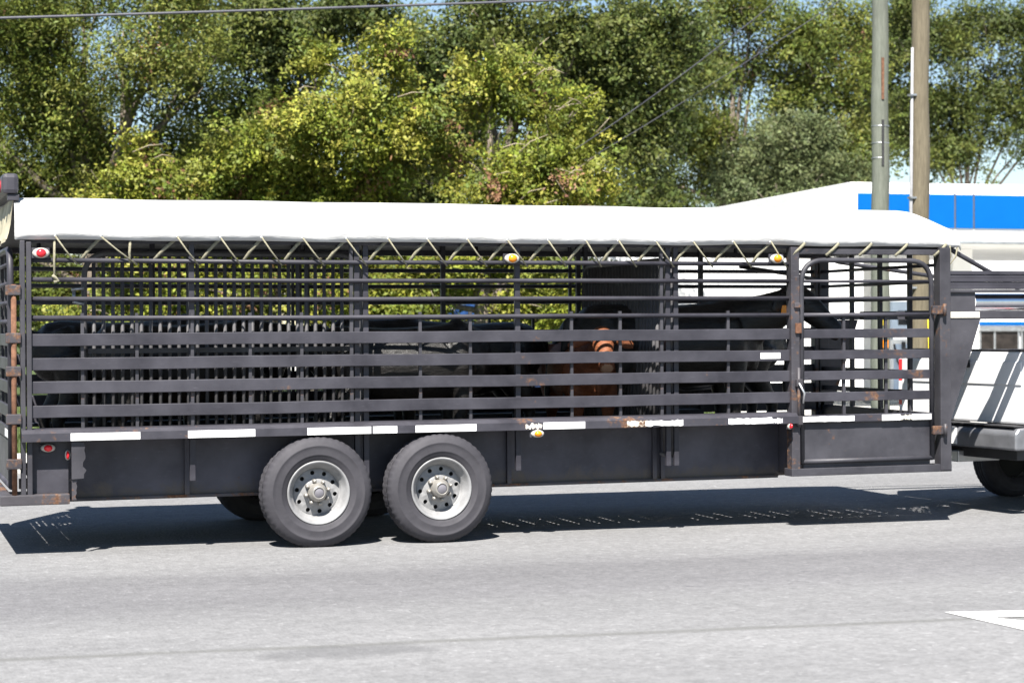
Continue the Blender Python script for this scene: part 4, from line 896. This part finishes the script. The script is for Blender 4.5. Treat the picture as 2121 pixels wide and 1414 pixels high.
# ------------------------------------------------------------------ trees
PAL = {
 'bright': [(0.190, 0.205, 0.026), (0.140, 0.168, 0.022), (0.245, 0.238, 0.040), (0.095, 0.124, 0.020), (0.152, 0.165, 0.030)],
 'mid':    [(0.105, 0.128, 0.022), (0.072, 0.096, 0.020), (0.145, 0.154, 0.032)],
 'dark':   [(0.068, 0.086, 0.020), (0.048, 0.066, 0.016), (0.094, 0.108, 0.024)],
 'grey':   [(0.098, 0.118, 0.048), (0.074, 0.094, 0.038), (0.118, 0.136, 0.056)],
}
def leaves_mesh(lobes, n_clump, per, size, pal, seed, brown=0.0, spread=0.36, slim=0.5):
    rng = np.random.default_rng(seed); C = np.array([l[0] for l in lobes], float); Rr = np.array([l[1] for l in lobes], float)
    wt = (Rr[:, 0] * Rr[:, 2] * Rr[:, 1]) ** 0.62; wt /= wt.sum()
    li = rng.choice(len(lobes), n_clump, p=wt); d = rng.normal(size=(n_clump, 3)); d /= np.linalg.norm(d, axis=1)[:, None]
    rad = np.where(rng.random(n_clump) < 0.7, rng.uniform(0.72, 1.08, n_clump), rng.uniform(0.15, 0.75, n_clump))
    rad = np.where(rng.random(n_clump) < 0.06, rad * 1.25, rad)
    cc = C[li] + d * Rr[li] * rad[:, None]; keep = cc[:, 2] > 0.5; cc, d = cc[keep], d[keep]; nc = len(cc)
    pal_a = np.array(PAL[pal]); pi = rng.integers(0, len(pal_a), nc); col = pal_a[pi] * rng.uniform(0.8, 1.25, (nc, 1))
    if brown > 0:
        bmk = rng.random(nc) < brown; col[bmk] = np.array([0.20, 0.105, 0.06]) * rng.uniform(0.7, 1.2, (bmk.sum(), 1))
    N = nc * per; ci = np.repeat(np.arange(nc), per)
    ax = d * 0.8 + rng.normal(size=(nc, 3)) * 0.55 + np.array([0, -0.1, -0.12]); ax /= np.linalg.norm(ax, axis=1)[:, None]
    ln = spread * rng.uniform(0.7, 2.3, nc); tt = rng.uniform(-1, 1, N)
    off = ax[ci] * (tt * ln[ci])[:, None] + rng.normal(size=(N, 3)) * (spread * 0.42 * rng.uniform(0.6, 1.4, nc)[ci] * (1.25 - 0.6 * tt))[:, None] * np.array([1, 1, 0.75])
    off[:, 2] -= 0.22 * ln[ci] * np.clip(tt, 0, 1) ** 2
    P = cc[ci] + off
    cn_ = d * 0.6 + rng.normal(size=(nc, 3)) * 0.5 + np.array([-0.1, -0.25, 0.45])
    nr = cn_[ci] + rng.normal(size=(N, 3)) * 0.5; nr /= np.linalg.norm(nr, axis=1)[:, None]
    t = np.cross(nr, rng.normal(size=(N, 3))); t /= np.linalg.norm(t, axis=1)[:, None]; b = np.cross(nr, t)
    s = size * rng.uniform(0.65, 1.3, N)[:, None]; wv = s * slim
    V = np.empty((N, 4, 3)); V[:, 0] = P - t * s * 0.5; V[:, 1] = P + b * wv * 0.5 + nr * s * 0.10; V[:, 2] = P + t * s * 0.5; V[:, 3] = P - b * wv * 0.5 + nr * s * 0.10
    me = bpy.data.meshes.new('crown'); me.vertices.add(N * 4); me.vertices.foreach_set('co', V.ravel())
    me.loops.add(N * 4); me.loops.foreach_set('vertex_index', np.arange(N * 4, dtype=np.int32)); me.polygons.add(N); me.polygons.foreach_set('loop_start', np.arange(0, N * 4, 4, dtype=np.int32)); me.update()
    ca = me.color_attributes.new('tone', 'FLOAT_COLOR', 'POINT'); cl = np.ones((N * 4, 4)); cl[:, :3] = np.repeat(col[ci], 4, axis=0); ca.data.foreach_set('color', cl.ravel())
    me.materials.append(M_LEAF); return me
def tree(name, label, px, d, lobes, pal, clumps, per, size=0.12, seed=1, brown=0.0, trunk_r=0.17, twigs=0, spread=0.36, group='trees behind the trailer', slim=0.5, limb_r=None):
    """lobes in photo pixels: (px, py, rx, ry, depth offset)"""
    s = F / d; b0 = gnd(px, d); e = empty(name, tuple(b0)); tag(e, label, 'tree', group)
    LB = []
    for (x, y, rx, ry, dd) in lobes:
        c = at(x, y, d + dd) - b0; LB.append((tuple(c), (rx / s, max(0.75, 0.75 * rx / s), ry / s)))
    rs = random.Random(seed * 7 + 1); SL = []
    for c, r in LB:
        SL.append((c, tuple(v * 0.55 for v in r)))
        for q in range(8):
            dv = Vector((rs.gauss(0, 1), rs.gauss(0, 1) - 0.5, rs.gauss(0, 1) + 0.15)).normalized() * rs.uniform(0.55, 1.22); k_ = rs.uniform(0.16, 0.42)
            SL.append((tuple(c[a] + dv[a] * r[a] for a in range(3)), tuple(max(0.22, v * k_) for v in r)))
    o = inst(leaves_mesh(SL, clumps, per, size, pal, seed, brown, spread, slim), 'crown', e)
    rg = random.Random(seed); m = MB(); top = max(c[2] for c, r in LB); tx = sum(c[0] for c, r in LB) / len(LB) * 0.35; ty = sum(c[1] for c, r in LB) / len(LB) * 0.35
    fork = Vector((tx * 0.5, ty * 0.5, min(2.6, top * 0.35)))
    m.tube([(0, 0, -0.1), (tx * 0.12 + 0.04, 0.02, fork.z * 0.4), tuple(fork), (tx, ty, fork.z + (top - fork.z) * 0.5), (tx * 1.1, ty, top)], [trunk_r * 1.35, trunk_r * 1.02, trunk_r * 0.85, trunk_r * 0.5, 0.02], 10)
    for c, r in LB:
        c = Vector(c); k_ = rg.uniform(0.35, 0.85); a = fork.lerp(Vector((tx, ty, fork.z + (top - fork.z) * 0.5)), k_ * 0.8)
        if c.z < a.z: a = fork * 0.9
        mid = a.lerp(c, 0.55) + Vector((rg.uniform(-.2, .2), rg.uniform(-.2, .2), 0.18)); lr = (limb_r or trunk_r * 0.42)
        m.tube([a, mid, c], [lr, lr * 0.65, 0.018], 7)
        for q in range(5):
            dr_ = Vector((rg.uniform(-1, 1), rg.uniform(-1, 1), rg.uniform(-.5, 1))).normalized(); st_ = mid.lerp(c, rg.uniform(0.1, 1)); en = c + Vector((dr_.x * r[0], dr_.y * r[1], dr_.z * r[2])) * 0.85
            m.tube([st_, st_.lerp(en, 0.5) + Vector((0, 0, rg.uniform(-.1, .15))), en], [lr * 0.42, lr * 0.25, 0.008], 5)
    m.build('trunk', M_BARK, e)
    if twigs:
        t_ = MB()
        for q in range(twigs):
            c, r = LB[rg.randrange(len(LB))]; dr_ = Vector((rg.uniform(-1, 1), -rg.uniform(0.4, 1), rg.uniform(-.3, 1))).normalized(); p = Vector(c) + Vector((dr_.x * r[0], dr_.y * r[1], dr_.z * r[2])) * 0.85
            q1 = p + Vector((rg.uniform(-.5, .5), -rg.uniform(0.1, .4), rg.uniform(-.1, .45))); t_.tube([p, p.lerp(q1, 0.5) + Vector((rg.uniform(-.06, .06), 0, 0.05)), q1], [0.013, 0.009, 0.004], 4)
        t_.build('dry_twigs', M_TWIG, e)['kind'] = 'stuff'
    return e
# near, sunlit yellow-green trees
tree('young_tree', 'yellow green tree in the centre, tallest of the sunlit front trees', 640, 36,
     [(760, 150, 110, 80, 0), (700, 250, 160, 100, -.4), (850, 260, 110, 100, -.3), (560, 330, 130, 80, -.4), (790, 370, 160, 90, .2), (480, 400, 90, 60, 0), (640, 450, 190, 80, .2), (560, 580, 190, 80, .4), (780, 560, 120, 90, 0.3), (690, 620, 90, 60, 0), (840, 600, 60, 70, 0), (430, 620, 130, 70, 0.3)], 'bright', 1050, 92, 0.092, 11, 0.035, 0.15, 20, 0.24)
tree('young_tree', 'yellow green tree with dry twigs right of the centre front tree', 985, 35.5,
     [(1090, 190, 120, 80, .6), (1010, 210, 80, 70, .5), (1170, 270, 90, 70, .2), (1080, 330, 130, 70, -.2), (1190, 370, 90, 70, -.3), (1030, 400, 90, 60, -.2), (1120, 430, 150, 60, -.1), (1110, 540, 90, 60, 0), (1000, 520, 70, 50, 0), (930, 560, 50, 40, 0), (1150, 620, 60, 50, .3), (1060, 650, 70, 28, .2), (880, 655, 60, 30, .2), (1120, 665, 40, 26, 0)], 'bright', 720, 92, 0.092, 12, 0.02, 0.16, 70, 0.24)
tree('young_tree', 'small yellow green tree at the left above the canvas roof', 300, 36.5,
     [(310, 350, 85, 60, 0), (270, 430, 100, 70, 0), (370, 430, 80, 60, 0), (300, 560, 150, 70, 0.2), (260, 640, 130, 60, 0.2), (400, 570, 100, 70, 0.3)], 'bright', 430, 92, 0.092, 13, 0.04, 0.11, 14, 0.24)
# taller trees behind
tree('tall_tree', 'tall feathery green tree with a leaning dark limb at the top left', 200, 41,
     [(90, 110, 130, 110, 0), (290, 130, 140, 100, -.5), (420, 180, 110, 100, 0), (60, 270, 110, 90, .4), (200, 300, 110, 70, .5), (120, 20, 160, 60, 0), (340, 20, 160, 60, .3), (90, 400, 130, 80, .6), (30, 560, 120, 110, .6), (150, 600, 100, 80, .6), (20, 360, 90, 60, .2), (230, 380, 80, 50, .6), (-120, 200, 150, 200, 0), (-90, 450, 150, 160, 0.3)], 'mid', 1000, 105, 0.115, 21, 0.012, 0.2, 20, 0.42, slim=0.34, limb_r=0.1)
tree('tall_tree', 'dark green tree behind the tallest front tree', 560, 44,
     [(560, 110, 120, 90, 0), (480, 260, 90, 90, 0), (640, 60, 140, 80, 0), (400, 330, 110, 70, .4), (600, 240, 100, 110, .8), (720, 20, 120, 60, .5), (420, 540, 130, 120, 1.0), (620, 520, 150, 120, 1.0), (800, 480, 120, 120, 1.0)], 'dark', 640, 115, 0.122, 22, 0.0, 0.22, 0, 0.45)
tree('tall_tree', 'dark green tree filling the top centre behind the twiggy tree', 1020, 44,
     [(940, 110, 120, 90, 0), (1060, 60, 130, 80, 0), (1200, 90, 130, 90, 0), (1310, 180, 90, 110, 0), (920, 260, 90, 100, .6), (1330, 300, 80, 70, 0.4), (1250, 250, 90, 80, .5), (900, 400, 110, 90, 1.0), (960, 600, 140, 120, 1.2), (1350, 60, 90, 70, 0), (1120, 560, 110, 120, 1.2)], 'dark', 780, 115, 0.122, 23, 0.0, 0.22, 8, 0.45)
tree('tall_tree', 'green tree with sky gaps left of the grey green pole', 1500, 57,
     [(1440, 90, 80, 80, 0), (1560, 30, 90, 50, 0), (1650, 90, 90, 80, 0), (1430, 250, 70, 50, 0), (1730, 190, 90, 100, 0), (1350, 380, 70, 60, 0), (1740, 60, 70, 60, 0.5), (1480, 370, 60, 60, .5), (1780, 320, 70, 90, 0), (1640, 210, 60, 50, .4), (1340, 560, 100, 110, .5), (1495, 160, 60, 55, .8), (1470, 310, 70, 50, .5), (1560, 130, 50, 40, .6)], 'mid', 640, 120, 0.135, 24, 0.012, 0.2, 20, 0.44, slim=0.42)
tree('tall_tree', 'grey green bushy tree just above the white canopy roof', 1620, 56,
     [(1600, 300, 90, 70, 0), (1540, 370, 70, 60, 0), (1670, 340, 90, 80, 0), (1620, 410, 120, 60, 0), (1740, 350, 60, 50, .2)], 'grey', 420, 90, 0.13, 25, 0.0, 0.13, 6, 0.36, slim=0.4)
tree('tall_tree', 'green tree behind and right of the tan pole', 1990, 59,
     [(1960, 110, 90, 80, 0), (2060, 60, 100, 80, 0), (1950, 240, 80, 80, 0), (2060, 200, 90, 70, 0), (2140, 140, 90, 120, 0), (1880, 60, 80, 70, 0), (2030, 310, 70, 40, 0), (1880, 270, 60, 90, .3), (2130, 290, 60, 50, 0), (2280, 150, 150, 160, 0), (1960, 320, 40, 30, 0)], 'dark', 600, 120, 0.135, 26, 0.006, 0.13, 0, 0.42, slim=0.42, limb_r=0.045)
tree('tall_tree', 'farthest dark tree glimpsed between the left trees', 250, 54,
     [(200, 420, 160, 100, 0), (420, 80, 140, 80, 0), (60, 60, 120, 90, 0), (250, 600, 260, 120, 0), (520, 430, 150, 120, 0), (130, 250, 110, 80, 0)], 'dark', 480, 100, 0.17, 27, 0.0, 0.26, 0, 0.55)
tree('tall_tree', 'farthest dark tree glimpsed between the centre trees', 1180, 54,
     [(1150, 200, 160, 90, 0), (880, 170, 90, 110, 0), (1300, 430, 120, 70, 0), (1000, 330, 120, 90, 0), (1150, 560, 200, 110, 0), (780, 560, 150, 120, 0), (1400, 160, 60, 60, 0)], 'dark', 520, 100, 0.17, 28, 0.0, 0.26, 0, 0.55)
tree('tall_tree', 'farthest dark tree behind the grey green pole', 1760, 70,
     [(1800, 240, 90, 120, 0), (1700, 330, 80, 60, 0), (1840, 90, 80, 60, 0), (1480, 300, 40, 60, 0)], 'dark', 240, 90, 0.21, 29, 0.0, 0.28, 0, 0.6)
